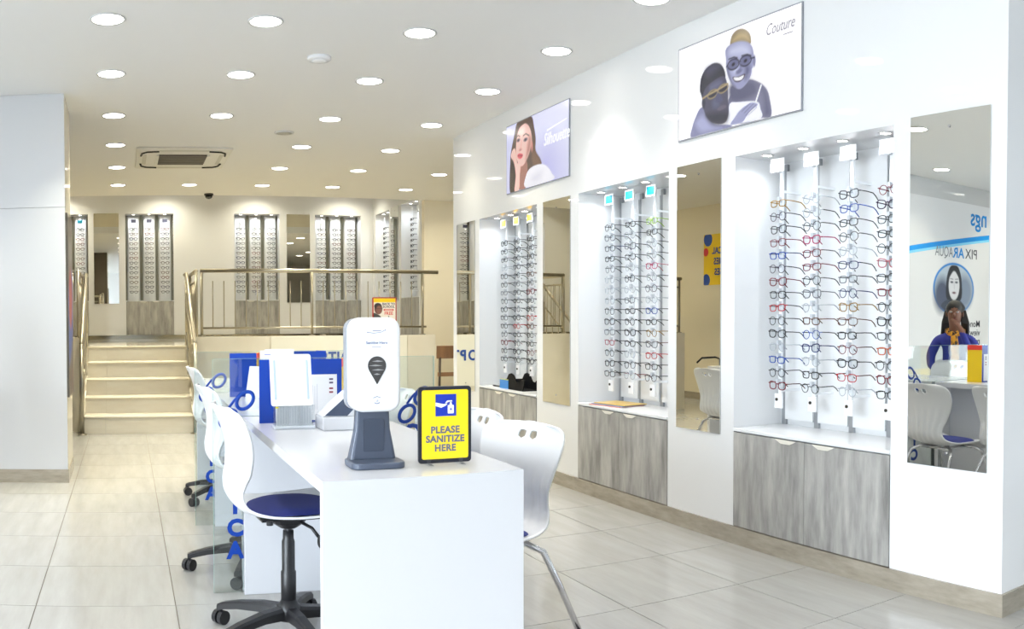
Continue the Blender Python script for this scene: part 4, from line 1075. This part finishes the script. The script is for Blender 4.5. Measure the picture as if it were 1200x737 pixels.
def visitor_chair(loc, rz, label):
    t = thing('visitor_chair', label, 'chair', loc, rz, 'visitor chairs with chrome legs')
    hz = 0.385
    add_shell(t, hz)
    for sx in (-1, 1):
        pts = [(sx * 0.06, 0.10, hz - 0.022), (sx * 0.14, 0.12, hz - 0.022), (sx * 0.185, 0.15, hz - 0.05), (sx * 0.205, 0.19, hz - 0.16), (sx * 0.225, 0.23, 0.012)]
        l = MB().tube(pts, 0.0115, 10).build('leg', CHROME, t, local=True, smooth=True)
        MB().tube([(sx * 0.225, 0.23, 0.0), (sx * 0.224, 0.229, 0.03)], 0.014, 10).build('foot_cap', BLACKP, l, local=True)
        pts = [(sx * 0.06, -0.06, hz - 0.022), (sx * 0.13, -0.09, hz - 0.022), (sx * 0.175, -0.13, hz - 0.05), (sx * 0.20, -0.19, hz - 0.18), (sx * 0.23, -0.27, 0.012)]
        l = MB().tube(pts, 0.0115, 10).build('leg', CHROME, t, local=True, smooth=True)
        MB().tube([(sx * 0.23, -0.27, 0.0), (sx * 0.229, -0.268, 0.03)], 0.014, 10).build('foot_cap', BLACKP, l, local=True)
    MB().tube([(-0.13, 0.115, hz - 0.026), (0.13, 0.115, hz - 0.026)], 0.010, 8).tube([(-0.12, -0.085, hz - 0.026), (0.12, -0.085, hz - 0.026)], 0.010, 8).tube([(-0.07, 0.12, hz - 0.028), (-0.07, -0.09, hz - 0.028)], 0.009, 8).tube([(0.07, 0.12, hz - 0.028), (0.07, -0.09, hz - 0.028)], 0.009, 8).build('seat_frame', CHROME, t, local=True, smooth=True)
    return t
visitor_chair((1.24, 2.95, 0), PI / 2 + 0.32, 'white shell chair with chrome legs, nearest visitor chair to camera')
visitor_chair((1.26, 3.50, 0), PI / 2 + 0.10, 'white shell chair behind the nearest visitor chair')
visitor_chair((1.30, 4.14, 0), PI / 2 + 0.05, 'white shell chair at the middle desk, nearer one')
visitor_chair((1.30, 4.70, 0), PI / 2 - 0.05, 'white shell chair at the middle desk, farther one')
visitor_chair((1.30, 5.65, 0), PI / 2, 'white shell chair on the visitor side of the farthest desk')

# ------------------------------------------------------------------ sanitizer dispenser on its stand
DZ = 0.75
SLATE = mat('slate_plastic', rgb(72, 80, 96), 0.35)
SLATED = mat('slate_plastic_dark', rgb(58, 66, 82), 0.4)
DWH = mat('dispenser_white', (0.86, 0.87, 0.89, 1), 0.2)
t = thing('sanitizer_dispenser', 'white automatic hand sanitizer dispenser on a slate grey stand', 'dispenser', (0.681, 2.40, DZ), -0.02)
MB().prism(rrect(0.152, 0.135, 0.03, 6), (0, 0.0, 0), (1, 0, 0), (0, 1, 0), 0.018).build('base_tray', SLATE, t, local=True, bevel=0.004)
# tapered stand with a recessed front plate
secs = [(0.066, 0.016, 0.034), (0.060, 0.05, 0.030), (0.050, 0.10, 0.026), (0.046, 0.17, 0.024)]
vs, fs = [], []
for hw, z, hd in secs:
    for a, b in ((-1, -0.2), (-0.86, -0.3), (0.86, -0.3), (1, -0.2), (1, 1), (-1, 1)): vs.append((hw * a, 0.02 + hd * b, z))
for i in range(3):
    for j in range(6): fs.append((i * 6 + j, i * 6 + (j + 1) % 6, (i + 1) * 6 + (j + 1) % 6, (i + 1) * 6 + j))
fs += [list(range(6))[::-1], [18 + j for j in range(6)]]
MB().add(vs, fs).build('stand', SLATE, t, local=True, bevel=0.003)
MB().prism(rrect(0.062, 0.092, 0.006, 4), (0, 0.0118, 0.085), (1, 0, 0), (0, -0.02, 1), 0.0025).build('front_plate', SLATED, t, local=True, bevel=0.001)
# back plate and white cover
MB().prism(rrect(0.136, 0.258, 0.03, 6), (-0.004, 0.075, 0.283), RF, UP, 0.035).build('back_plate', mat('dispenser_grey', rgb(138, 142, 150), 0.35), t, local=True, bevel=0.004)
o = MB().prism(rrect(0.140, 0.262, 0.034, 7), (0, 0.045, 0.284), RF, UP, 0.075).build('cover', DWH, t, local=True, bevel=0.014, seg=4)
DY = -0.0302
GREYINK = mat('dispenser_ink', rgb(120, 128, 160), 0.5)
drop = [(0.026 * math.cos(a), 0.026 * math.sin(a)) for a in np.linspace(math.radians(-28), math.radians(208), 20)] + [(0, -0.052)]
MB().prism(drop, (0, DY, 0.282), RF, UP, 0.0012).build('drop_window', mat('drop_window_dark', rgb(64, 62, 62), 0.12), t, local=True)
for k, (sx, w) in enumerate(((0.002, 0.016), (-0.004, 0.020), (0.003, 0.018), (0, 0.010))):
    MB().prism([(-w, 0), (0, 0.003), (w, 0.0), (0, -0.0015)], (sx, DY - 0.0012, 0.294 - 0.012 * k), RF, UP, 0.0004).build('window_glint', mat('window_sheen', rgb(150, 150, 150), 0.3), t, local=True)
text_mesh('lettering', 'Sanitise Here', 0.0115, (0, DY, 0.345), RF, UP, GREYINK, t, local=True, bold=0.0002, ext=0.0004)
MB().box(-0.014, DY - 0.0004, 0.333, 0.012, DY, 0.3343).build('fine_print', GREYINK, t, local=True)
MB().tube([(-0.024, DY, 0.374), (-0.01, DY, 0.3715), (0.012, DY, 0.374), (0.022, DY, 0.379)], 0.0008, 5).build('logo_swoosh', GREYINK, t, local=True)
for sx, sz in ((0.024, 0.380), (-0.026, 0.374)): MB().prism([(0, 0.002), (-0.002, 0), (0, -0.002), (0.002, 0)], (sx, DY, sz), RF, UP, 0.0005).build('logo_star', GREYINK, t, local=True)
MB().box(-0.012, DY - 0.0004, 0.3775, 0.012, DY, 0.3795).build('logo_print', GREYINK, t, local=True)
MB().tube([(-0.011, DY, 0.193), (0, DY, 0.197), (0.011, DY, 0.193)], 0.001, 5).tube([(-0.008, DY, 0.180), (0, DY, 0.177), (0.008, DY, 0.180)], 0.0014, 5).tube([(0.0, DY, 0.188), (0.004, DY, 0.184), (-0.003, DY, 0.184)], 0.001, 5).build('hand_symbol', GREYINK, t, local=True)

# ------------------------------------------------------------------ PLEASE SANITIZE HERE sign
SB, SY = mat('sign_black', rgb(22, 26, 40), 0.3), mat('sign_yellow', rgb(240, 208, 24), 0.35)
t = thing('desk_sign', 'yellow PLEASE SANITIZE HERE sign in a black frame', 'sign', (0.876, 2.36, DZ), -0.02)
MB().prism(rrect(0.158, 0.216, 0.010, 4), (0, 0.008, 0.113), RF, UP, 0.010).build('frame', SB, t, local=True, bevel=0.002)
MB().prism(rrect(0.138, 0.194, 0.006, 4), (0, -0.002, 0.114), RF, UP, 0.0006).build('yellow_sheet', SY, t, local=True)
pb = MB().prism(rrect(0.062, 0.062, 0.001, 1), (0.002, -0.0026, 0.168), RF, UP, 0.0004).build('pictogram_field', mat('pictogram_blue', rgb(14, 46, 160), 0.4), t, local=True)
WI = mat('pictogram_white', rgb(248, 248, 250), 0.4)
pic = MB()
pic.prism(rrect(0.018, 0.024, 0.002, 2), (0.0165, -0.003, 0.156), RF, UP, 0.0004)
pic.prism([(-0.004, 0), (0.004, 0), (0.002, 0.008), (-0.002, 0.008)], (0.0165, -0.003, 0.168), RF, UP, 0.0004)
pic.prism([(-0.014, 0.0), (0.004, 0.0), (0.004, 0.0035), (-0.010, 0.0035), (-0.012, 0.002), (-0.014, -0.004), (-0.0165, -0.004)][::-1][::-1], (0.0165, -0.003, 0.1775), RF, UP, 0.0004)
pic.prism([(-0.0305, -0.002), (-0.014, -0.007), (-0.002, -0.002), (0.004, 0.003), (0.0025, 0.005), (-0.006, 0.003), (-0.012, 0.004), (-0.0305, 0.008)], (0.002, -0.003, 0.168), RF, UP, 0.0004)
pic.build('pictogram', WI, pb, local=True)
MB().box(0.0125, -0.0038, 0.1555, 0.0205, -0.0034, 0.1575).box(0.0155, -0.0038, 0.1525, 0.0175, -0.0034, 0.1605).build('pictogram_cross', MATS['pictogram_blue'], pb, local=True)
SINK = mat('sign_ink', rgb(92, 98, 120), 0.5)
for s, z in (('PLEASE', 0.098), ('SANITIZE', 0.0725), ('HERE', 0.047)):
    text_mesh('lettering', s, 0.0265, (0, -0.0027, z), RF, UP, SINK, t, local=True, bold=0.0011, ext=0.0003, spacing=1.05)
for sx in (-0.05, 0.045):
    MB().prism([(-0.03, 0), (0.03, 0), (0.03, 0.004), (0.012, 0.004), (0.012, 0.02), (-0.004, 0.02), (-0.004, 0.004), (-0.03, 0.004)], (sx - 0.005, 0, 0), (0, 1, 0), (0, 0, 1), 0.012).build('clear_foot', ACRYLG, t, local=True)

# ------------------------------------------------------------------ things standing at the far end of the nearest desk
BLUEB = mat('board_blue', rgb(3, 54, 150), 0.35); YEL = mat('board_yellow', rgb(246, 206, 14), 0.4); RED = mat('board_red', rgb(232, 64, 52), 0.4)
def blue_board(loc, w, h, label, sheet=True, wing=True, group='blue folded display boards'):
    """folded stand-up board: blue face to the camera, yellow wing with a red head to the right"""
    t = thing('display_board', label, 'display board', loc, 0, group)
    MB().box(0, 0, 0, w, 0.006, h).build('blue_panel', BLUEB, t, local=True)
    if wing:
        wg = MB().prism([(0, 0), (0.032, 0.10), (0.028, 0.102), (-0.004, 0.004)], (w, 0, 0), (1, 0, 0), (0, 1, 0), h).build('yellow_wing', YEL, t, local=True)
        MB().prism([(0.0008, 0.0002), (0.0328, 0.1), (0.032, 0.10), (0, 0)], (w, 0, h - 0.034), (1, 0, 0), (0, 1, 0), 0.034).build('red_heading', RED, wg, local=True)
    else:
        MB().prism([(0, 0), (-0.03, 0.10), (-0.034, 0.098), (-0.004, 0)], (w, 0.004, 0), (1, 0, 0), (0, 1, 0), h).build('rear_wing', BLUEB, t, local=True)
    if sheet:
        s = MB().box(0.065, -0.0012, 0.008, w - 0.02, 0, h - 0.062).build('white_sheet', CARDW, t, local=True)
        for k, z in enumerate((h - 0.085, h - 0.099, h - 0.122, h - 0.137)):
            MB().box(w - 0.052, -0.0018, z, w - 0.036, -0.0012, z + 0.007).build('printed_mark', mat('mark_%d' % (k > 1), rgb(96, 84, 110) if k < 2 else rgb(140, 60, 74), 0.5), s, local=True)
        for k in range(16):
            MB().box(0.09 + 0.0095 * k, -0.0016, 0.05, 0.0915 + 0.0095 * k, -0.0012, h - 0.10 - 0.004 * (k % 3)).build('printed_column', mat('print_grey', rgb(196, 198, 206), 0.5), s, local=True)
    return t
blue_board((0.522, 3.50, DZ), 0.335, 0.252, 'blue stand-up board with a white sheet on the nearest desk')
blue_board((0.548, 4.74, DZ), 0.145, 0.232, 'narrow blue stand-up board on the middle desk, left one', sheet=False)
blue_board((0.872, 4.80, DZ), 0.215, 0.237, 'blue stand-up board on the middle desk, right one', sheet=False, wing=False)
pp = thing('paper_rack', 'white sheet in a clear stand between the blue boards', 'paper stand', (0.80, 4.70, DZ))
MB().box(0.708, 4.71, DZ + 0.004, 0.868, 4.713, DZ + 0.246).build('paper', CARDW, pp); MB().box(0.735, 4.722, DZ + 0.004, 0.893, 4.725, DZ + 0.252).build('paper', CARDW, pp)
MB().box(0.70, 4.68, DZ, 0.90, 4.74, DZ + 0.004).build('stand', ACRYLG, pp); MB().box(0.705, 4.704, DZ + 0.004, 0.895, 4.707, DZ + 0.09).build('front_lip', ACRYLG, pp)
MB().box(0.73, 4.7085, DZ + 0.222, 0.82, 4.71, DZ + 0.226).build('printed_line', mat('print_blue', rgb(110, 120, 190), 0.5), pp)
# loose papers leaning on the left blue board
lp = MB().prism([(0, 0), (0.10, 0), (0.12, 0.16), (0.03, 0.165)], (0.62, 4.66, DZ), RF, (0, 0.25, 1), 0.001).build('leaflet', CARDW); setp(lp, 'white leaflet leaning on the narrow blue board', 'leaflet')

# white-framed panel on a clear leaflet stand
t = thing('leaflet_stand', 'white tilted panel on a clear stand full of leaflets', 'leaflet stand', (0.622, 3.31, DZ))
fr = Vector((0, 0.22, 1)).normalized()
MB().prism(rrect(0.158, 0.196, 0.010, 4), (0.612, 3.30, DZ + 0.183), RF, fr, 0.006).build('panel', mat('panel_white', (0.88, 0.88, 0.88, 1), 0.15), t, bevel=0.0015)
for sx in (-0.062, 0.062):
    MB().prism(rrect(0.008, 0.150, 0.003, 2), (0.612 + sx, 3.2935, DZ + 0.185), RF, fr, 0.0008).build('blue_strip', mat('strip_blue', rgb(180, 196, 224), 0.4), t)
MB().box(0.546, 3.285, DZ, 0.702, 3.345, DZ + 0.012).build('base', mat('clear_base', rgb(222, 228, 236), 0.15), t, bevel=0.003)
MB().box(0.548, 3.288, DZ + 0.012, 0.700, 3.291, DZ + 0.09).build('front_pocket', ACRYLG, t)
MB().box(0.552, 3.342, DZ + 0.012, 0.696, 3.345, DZ + 0.24).build('backrest', ACRYLG, t)
for k in range(3):
    MB().box(0.556 + 0.046 * k, 3.297 + 0.002 * k, DZ + 0.012, 0.60 + 0.046 * k, 3.306 + 0.002 * k, DZ + 0.10).build('leaflet', CARDW, t)
    for j in range(4):
        MB().box(0.561 + 0.046 * k + 0.010 * j, 3.2962 + 0.002 * k, DZ + 0.02, 0.5635 + 0.046 * k + 0.010 * j, 3.297 + 0.002 * k, DZ + 0.085 - 0.006 * (j % 2)).build('printed_column', mat('print_mid_grey', rgb(214, 216, 222), 0.5), t)
MB().prism(rrect(0.011, 0.006, 0.001, 1), (0.556, 3.286, DZ + 0.082), RF, UP, 0.0006).build('sticker', mat('sticker_yellow', rgb(226, 216, 40), 0.5), t)

# white wedge with a dark glossy screen
t = thing('countertop_terminal', 'white wedge-shaped terminal with a dark glossy screen', 'terminal', (0.77, 3.26, DZ), 0.0)
MB().box(0.712, 3.20, DZ, 0.835, 3.34, DZ + 0.05).build('base', DESKW, t, bevel=0.004)
MB().prism([(0.712, DZ + 0.0505), (0.835, DZ + 0.0505), (0.838, DZ + 0.12), (0.825, DZ + 0.148)], (0, 3.325, 0), RF, UP, 0.11).build('wedge', DESKW, t, bevel=0.003)
SCR = mat('terminal_screen', rgb(62, 72, 92), 0.08)
MB().prism([(0.722, DZ + 0.054), (0.808, DZ + 0.052), (0.834, DZ + 0.078), (0.8245, DZ + 0.142)], (0, 3.2148, 0), RF, UP, 0.0006).build('screen', SCR, t)
for k in range(2):
    MB().prism(rrect(0.010, 0.012, 0.001, 1), (0.808, 3.2140, DZ + 0.105 - 0.016 * k), (1, 0, 0.7), (-0.5, 0, 1), 0.0004).build('screen_icon', mat('icon_grey', rgb(34, 40, 56), 0.3), t)

# ------------------------------------------------------------------ things on the niche shelves
t = thing('magazine', 'stack of thin magazines with a yellow cover on the middle shelf', 'magazine', (3.02, 4.95, NZ0))
for k, (c, w) in enumerate(((rgb(200, 130, 120), 0.0), (rgb(120, 150, 190), 0.006), (rgb(214, 176, 76), 0.012))):
    MB().prism([(-0.11 + w, -0.15), (0.11 - w, -0.15), (0.11 - w, 0.15), (-0.11 + w, 0.15)], (3.03 + 0.01 * k, 4.97 - 0.006 * k, NZ0 + 0.005 * k), (0.98, 0.17, 0), (-0.17, 0.98, 0), 0.0048).build('issue', mat('magazine_%d' % k, c, 0.3), t)
t = thing('counter_caddy', 'black wavy counter caddy with a blue printed end on far shelf', 'caddy', (3.02, 6.4, NZ0))
wave = [(0.0, 0.0), (0.42, 0.0), (0.46, 0.085), (0.40, 0.088), (0.35, 0.060), (0.31, 0.066), (0.26, 0.118), (0.21, 0.130), (0.16, 0.120), (0.12, 0.078), (0.0, 0.07)]
BLK = mat('caddy_black', rgb(8, 8, 9), 0.6, spec=0.15)
for xo in (2.96, 3.10):
    MB().prism(wave, (xo, 6.66, NZ0), RW, UP, 0.006).build('wavy_side', BLK, t)
MB().box(2.96, 6.24, NZ0, 3.10, 6.66, NZ0 + 0.006).build('floor_plate', BLK, t)
endp = [(0, 0), (0.15, 0), (0.165, 0.07), (0.14, 0.115), (0.10, 0.125), (0.06, 0.115), (0.015, 0.07)]
e = MB().prism([(0, 0), (0.15, 0), (0.152, 0.07), (0.10, 0.056), (0.05, 0.056), (-0.002, 0.075)], (2.955, 6.665, NZ0), (1, 0, 0), UP, 0.006).build('blue_end', mat('caddy_blue', rgb(20, 120, 200), 0.3), t)
MB().box(2.951, 6.50, NZ0 + 0.0, 2.954, 6.664, NZ0 + 0.072).build('blue_label', MATS['caddy_blue'], t)
MB().box(2.9505, 6.50, NZ0 + 0.070, 2.954, 6.664, NZ0 + 0.076).build('yellow_line', mat('caddy_line', rgb(200, 200, 90), 0.4), t)
t = MB().tube([(2.98, 6.86, NZ0 + 0.006), (2.98, 6.74, NZ0 + 0.006), (3.0, 6.69, NZ0 + 0.006)], 0.005, 8).build('pen', BLK); setp(t, 'thin black pen lying left of the wavy caddy', 'pen')

# ------------------------------------------------------------------ chairs beyond the wall's far end
BRN = grain(mat('brown_wood', rgb(120, 84, 54), 0.4), rgb(104, 70, 42), rgb(134, 96, 62), (8, 8, 1), 5, 2)
t = thing('wooden_chair', 'brown wooden chair with a dark frame beyond the right wall', 'chair', (3.2, 8.35, 0), 0)
MB().box(2.955, 8.18, 0.775, 3.36, 8.20, 0.90).build('backrest', BRN, t, bevel=0.004)
MB().box(2.955, 8.21, 0.43, 3.36, 8.62, 0.46).build('seat', BRN, t, bevel=0.004)
DKM = mat('dark_chair_metal', rgb(72, 60, 50), 0.4, metal=0.5)
for x in (2.99, 3.325):
    MB().tube([(x, 8.19, 0.0), (x, 8.21, 0.45), (x, 8.19, 0.79)], 0.013, 8).build('leg', DKM, t, smooth=True)
    MB().tube([(x, 8.60, 0.0), (x, 8.60, 0.435)], 0.013, 8).build('leg', DKM, t, smooth=True)
MB().box(2.97, 8.19, 0.60, 3.345, 8.205, 0.64).build('lower_slat', BRN, t)
t = visitor_chair((3.32, 7.86, 0), 0.2, 'pale shell chair half hidden by the right wall end')

# waiting bench in the stair hall (seen in a mirror)
t = thing('waiting_bench', 'steel waiting bench with blue seats in the stair hall', 'bench', (-1.25, 8.6, 0))
PADB = mat('bench_blue', rgb(30, 70, 150), 0.5)
MB().box(-1.33, 7.6, 0.36, -1.27, 9.3, 0.40).build('beam', CHROME, t)
for y in (7.75, 9.15):
    MB().tube([(-1.30, y, 0.37), (-1.30, y, 0.08), (-1.10, y, 0.015)], 0.018, 8).tube([(-1.30, y, 0.10), (-1.52, y, 0.015)], 0.018, 8).build('leg', CHROME, t, smooth=True)
for k in range(3):
    y = 7.88 + 0.57 * k
    MB().box(-1.48, y - 0.25, 0.42, -1.05, y + 0.25, 0.45).build('seat', PADB, t, bevel=0.012)
    MB().prism([(-1.50, 0.46), (-1.45, 0.46), (-1.56, 0.83), (-1.60, 0.83)], (0, y + 0.25, 0), (1, 0, 0), (0, 0, 1), 0.5).build('backrest', PADB, t, bevel=0.012)
    MB().box(-1.36, y - 0.03, 0.40, -1.22, y + 0.03, 0.42).build('bracket', CHROME, t)
for k in range(4):
    y = 7.60 + 0.57 * k
    MB().tube([(-1.46, y, 0.44), (-1.46, y, 0.64), (-1.38, y, 0.665), (-1.16, y, 0.66), (-1.08, y, 0.60)], 0.013, 8).build('armrest', BLACKP, t, smooth=True)

# ------------------------------------------------------------------ seated woman, seen in the nearest mirror
SKIN = mat('skin_brown', rgb(112, 72, 54), 0.5); JACKET = mat('jacket_blue', rgb(24, 34, 128), 0.7); TROUS = mat('trousers_dark', rgb(30, 30, 38), 0.8)
HAIR = mat('hair_black', rgb(16, 14, 15), 0.5); SCARF = grain(mat('scarf_mustard', rgb(190, 130, 30), 0.8), rgb(30, 30, 34), rgb(206, 144, 36), (14, 14, 6), 2, 2.0, lo=0.42, hi=0.5, per_object=False)
pt = thing('person', 'seated woman in a blue jacket and mustard scarf, hand at mouth', 'person', (-1.42, 5.45, 0), -2.15)
def skin_body(verts, edges, root):
    me = bpy.data.meshes.new('body'); me.from_pydata([v[:3] for v in verts], edges, [])
    o = bpy.data.objects.new('body_tmp', me); COL.objects.link(o)
    o.modifiers.new('skin', 'SKIN')
    sv = me.skin_vertices[0].data if me.skin_vertices else None
    if sv is None:
        bm = bmesh.new(); bm.from_mesh(me); bm.verts.layers.skin.verify(); bm.to_mesh(me); bm.free(); sv = me.skin_vertices[0].data
    for i, v in enumerate(verts):
        sv[i].radius = (v[3], v[4] if len(v) > 4 else v[3]); sv[i].use_root = (i == root)
    sb = o.modifiers.new('sub', 'SUBSURF'); sb.levels = 2; sb.render_levels = 2
    dg = bpy.context.evaluated_depsgraph_get()
    out = bpy.data.meshes.new_from_object(o.evaluated_get(dg))
    bpy.data.objects.remove(o); return out
# faces +y; seat height 0.46
V = [(0, 0.0, 0.52, 0.16, 0.11), (0, 0.01, 0.68, 0.135, 0.10), (0, 0.02, 0.86, 0.15, 0.105), (0, 0.02, 0.98, 0.12, 0.085), (0, 0.03, 1.06, 0.055), (0, 0.045, 1.12, 0.052), (0, 0.06, 1.20, 0.078, 0.088), (0, 0.06, 1.29, 0.078, 0.09), (0, 0.055, 1.345, 0.045, 0.05)]
E = [(i, i + 1) for i in range(8)]
def chain(pts, start):
    p = start
    for v in pts:
        V.append(v); E.append((p, len(V) - 1)); p = len(V) - 1
    return p
# right arm raised: hand to the mouth; left arm across the lap
ra = chain([(0.17, 0.02, 0.975, 0.060), (0.245, 0.10, 0.83, 0.052), (0.225, 0.19, 0.78, 0.046), (0.13, 0.22, 0.95, 0.038), (0.07, 0.20, 1.085, 0.030), (0.05, 0.19, 1.12, 0.034, 0.022)], 3)
la = chain([(-0.17, 0.02, 0.975, 0.060), (-0.24, 0.04, 0.82, 0.052), (-0.23, 0.09, 0.72, 0.046), (-0.12, 0.24, 0.67, 0.038), (-0.04, 0.30, 0.665, 0.030), (0.0, 0.325, 0.665, 0.034, 0.022)], 3)
for s in (1, -1):
    chain([(s * 0.09, 0.06, 0.52, 0.085), (s * 0.11, 0.26, 0.54, 0.078), (s * 0.115, 0.43, 0.53, 0.064), (s * 0.115, 0.46, 0.44, 0.056), (s * 0.115, 0.45, 0.26, 0.050), (s * 0.115, 0.43, 0.09, 0.036), (s * 0.115, 0.50, 0.04, 0.036, 0.030), (s * 0.115, 0.60, 0.03, 0.030, 0.024)], 0)
bmv = [V[ra], V[la]]
for hand, base, dirs in ((ra, Vector((0.05, 0.19, 1.12)), [(-0.5, -0.25, 0.8), (-0.6, -0.2, 0.72), (-0.7, -0.15, 0.62), (-0.78, -0.1, 0.5)]), (la, Vector((0.0, 0.325, 0.665)), [(0.8, 0.5, 0.0), (0.9, 0.3, 0.0), (0.95, 0.1, 0.0), (0.95, -0.1, 0.0)])):
    for k, d in enumerate(dirs):
        d = Vector(d).normalized(); side = Vector((0.0, 0.6, 0.8)).cross(d).normalized()
        b = base + side * (0.020 * (k - 1.5)); L = (0.07, 0.08, 0.074, 0.058)[k]
        curl = Vector((0, -0.012, -0.006))
        chain([(*(b + d * 0.03), 0.0095), (*(b + d * (0.03 + L * 0.5)), 0.0088), (*(b + d * (0.03 + L) + curl), 0.0075)], hand)
    th = Vector((-0.3, -0.5, 0.5)) if hand == ra else Vector((0.5, -0.1, 0.5))
    th.normalize(); chain([(*(base + th * 0.03), 0.0105), (*(base + th * 0.065), 0.009)], hand)
bme = skin_body(V, E, 0)
for m in (SKIN, JACKET, TROUS): bme.materials.append(m)
mi = []
for p in bme.polygons:
    c = p.center
    if c.z > 1.045 and abs(c.x) < 0.12 and c.y < 0.165: mi.append(0)
    elif c.z > 1.05: mi.append(0)
    elif c.y > 0.27 and 0.6 < c.z < 0.73 and c.x > -0.07: mi.append(0)
    elif c.z < 0.60: mi.append(2)
    else: mi.append(1)
bme.polygons.foreach_set('material_index', mi); bme.polygons.foreach_set('use_smooth', [True] * len(mi)); bme.name = 'body'
link('body', bme, None, pt)
FD = mat('eye_white', rgb(226, 222, 216), 0.3)
for s in (1, -1):
    MB().ellipsoid((s * 0.032, 0.142, 1.255), (0.014, 0.008, 0.008), 10, 6).build('eye', FD, pt, local=True, smooth=True)
    MB().ellipsoid((s * 0.032, 0.149, 1.255), (0.006, 0.003, 0.006), 8, 6).build('iris', HAIR, pt, local=True, smooth=True)
    MB().tube([(s * 0.016, 0.148, 1.274), (s * 0.034, 0.149, 1.279), (s * 0.052, 0.138, 1.273)], 0.003, 5).build('eyebrow', HAIR, pt, local=True)
    MB().ellipsoid((s * 0.082, 0.05, 1.235), (0.010, 0.02, 0.03), 8, 6).build('ear', SKIN, pt, local=True, smooth=True)
MB().ellipsoid((0, 0.158, 1.225), (0.014, 0.016, 0.022), 10, 7).build('nose', SKIN, pt, local=True, smooth=True)
MB().ellipsoid((0, 0.146, 1.185), (0.024, 0.010, 0.009), 10, 6).build('lips', mat('lips', rgb(120, 58, 56), 0.4), pt, local=True, smooth=True)
h = MB().ellipsoid((0, 0.035, 1.285), (0.092, 0.098, 0.09), 18, 12).ellipsoid((0, -0.045, 1.31), (0.06, 0.055, 0.055), 14, 9)
for k in range(12):
    a = 2 * PI * k / 12; s = 1 if k % 2 else -1
    x = s * (0.05 + 0.004 * k)
    h.tube([(x, -0.01, 1.27), (x * 1.35, -0.045, 1.15), (x * 1.45, -0.055 + 0.006 * k, 1.0), (x * 1.3, -0.06 + 0.008 * k, 0.90)], [0.016, 0.017, 0.015, 0.008], 6)
h.build('hair', HAIR, pt, local=True, smooth=True)
MB().tube([(-0.085, -0.02, 1.06), (-0.05, 0.075, 1.045), (0.0, 0.12, 1.03), (0.05, 0.075, 1.045), (0.085, -0.02, 1.06), (0.0, -0.06, 1.075)], 0.030, 8, closed=True).tube([(0.0, 0.12, 1.03), (0.01, 0.145, 0.93), (0.015, 0.145, 0.80), (0.01, 0.14, 0.70)], [0.03, 0.04, 0.042, 0.035], 8).build('scarf', SCARF, pt, local=True, smooth=True)
c = visitor_chair((-1.42, 5.45, 0), -2.15, 'white shell chair under the seated woman')
c['group'] = 'visitor chairs with chrome legs'
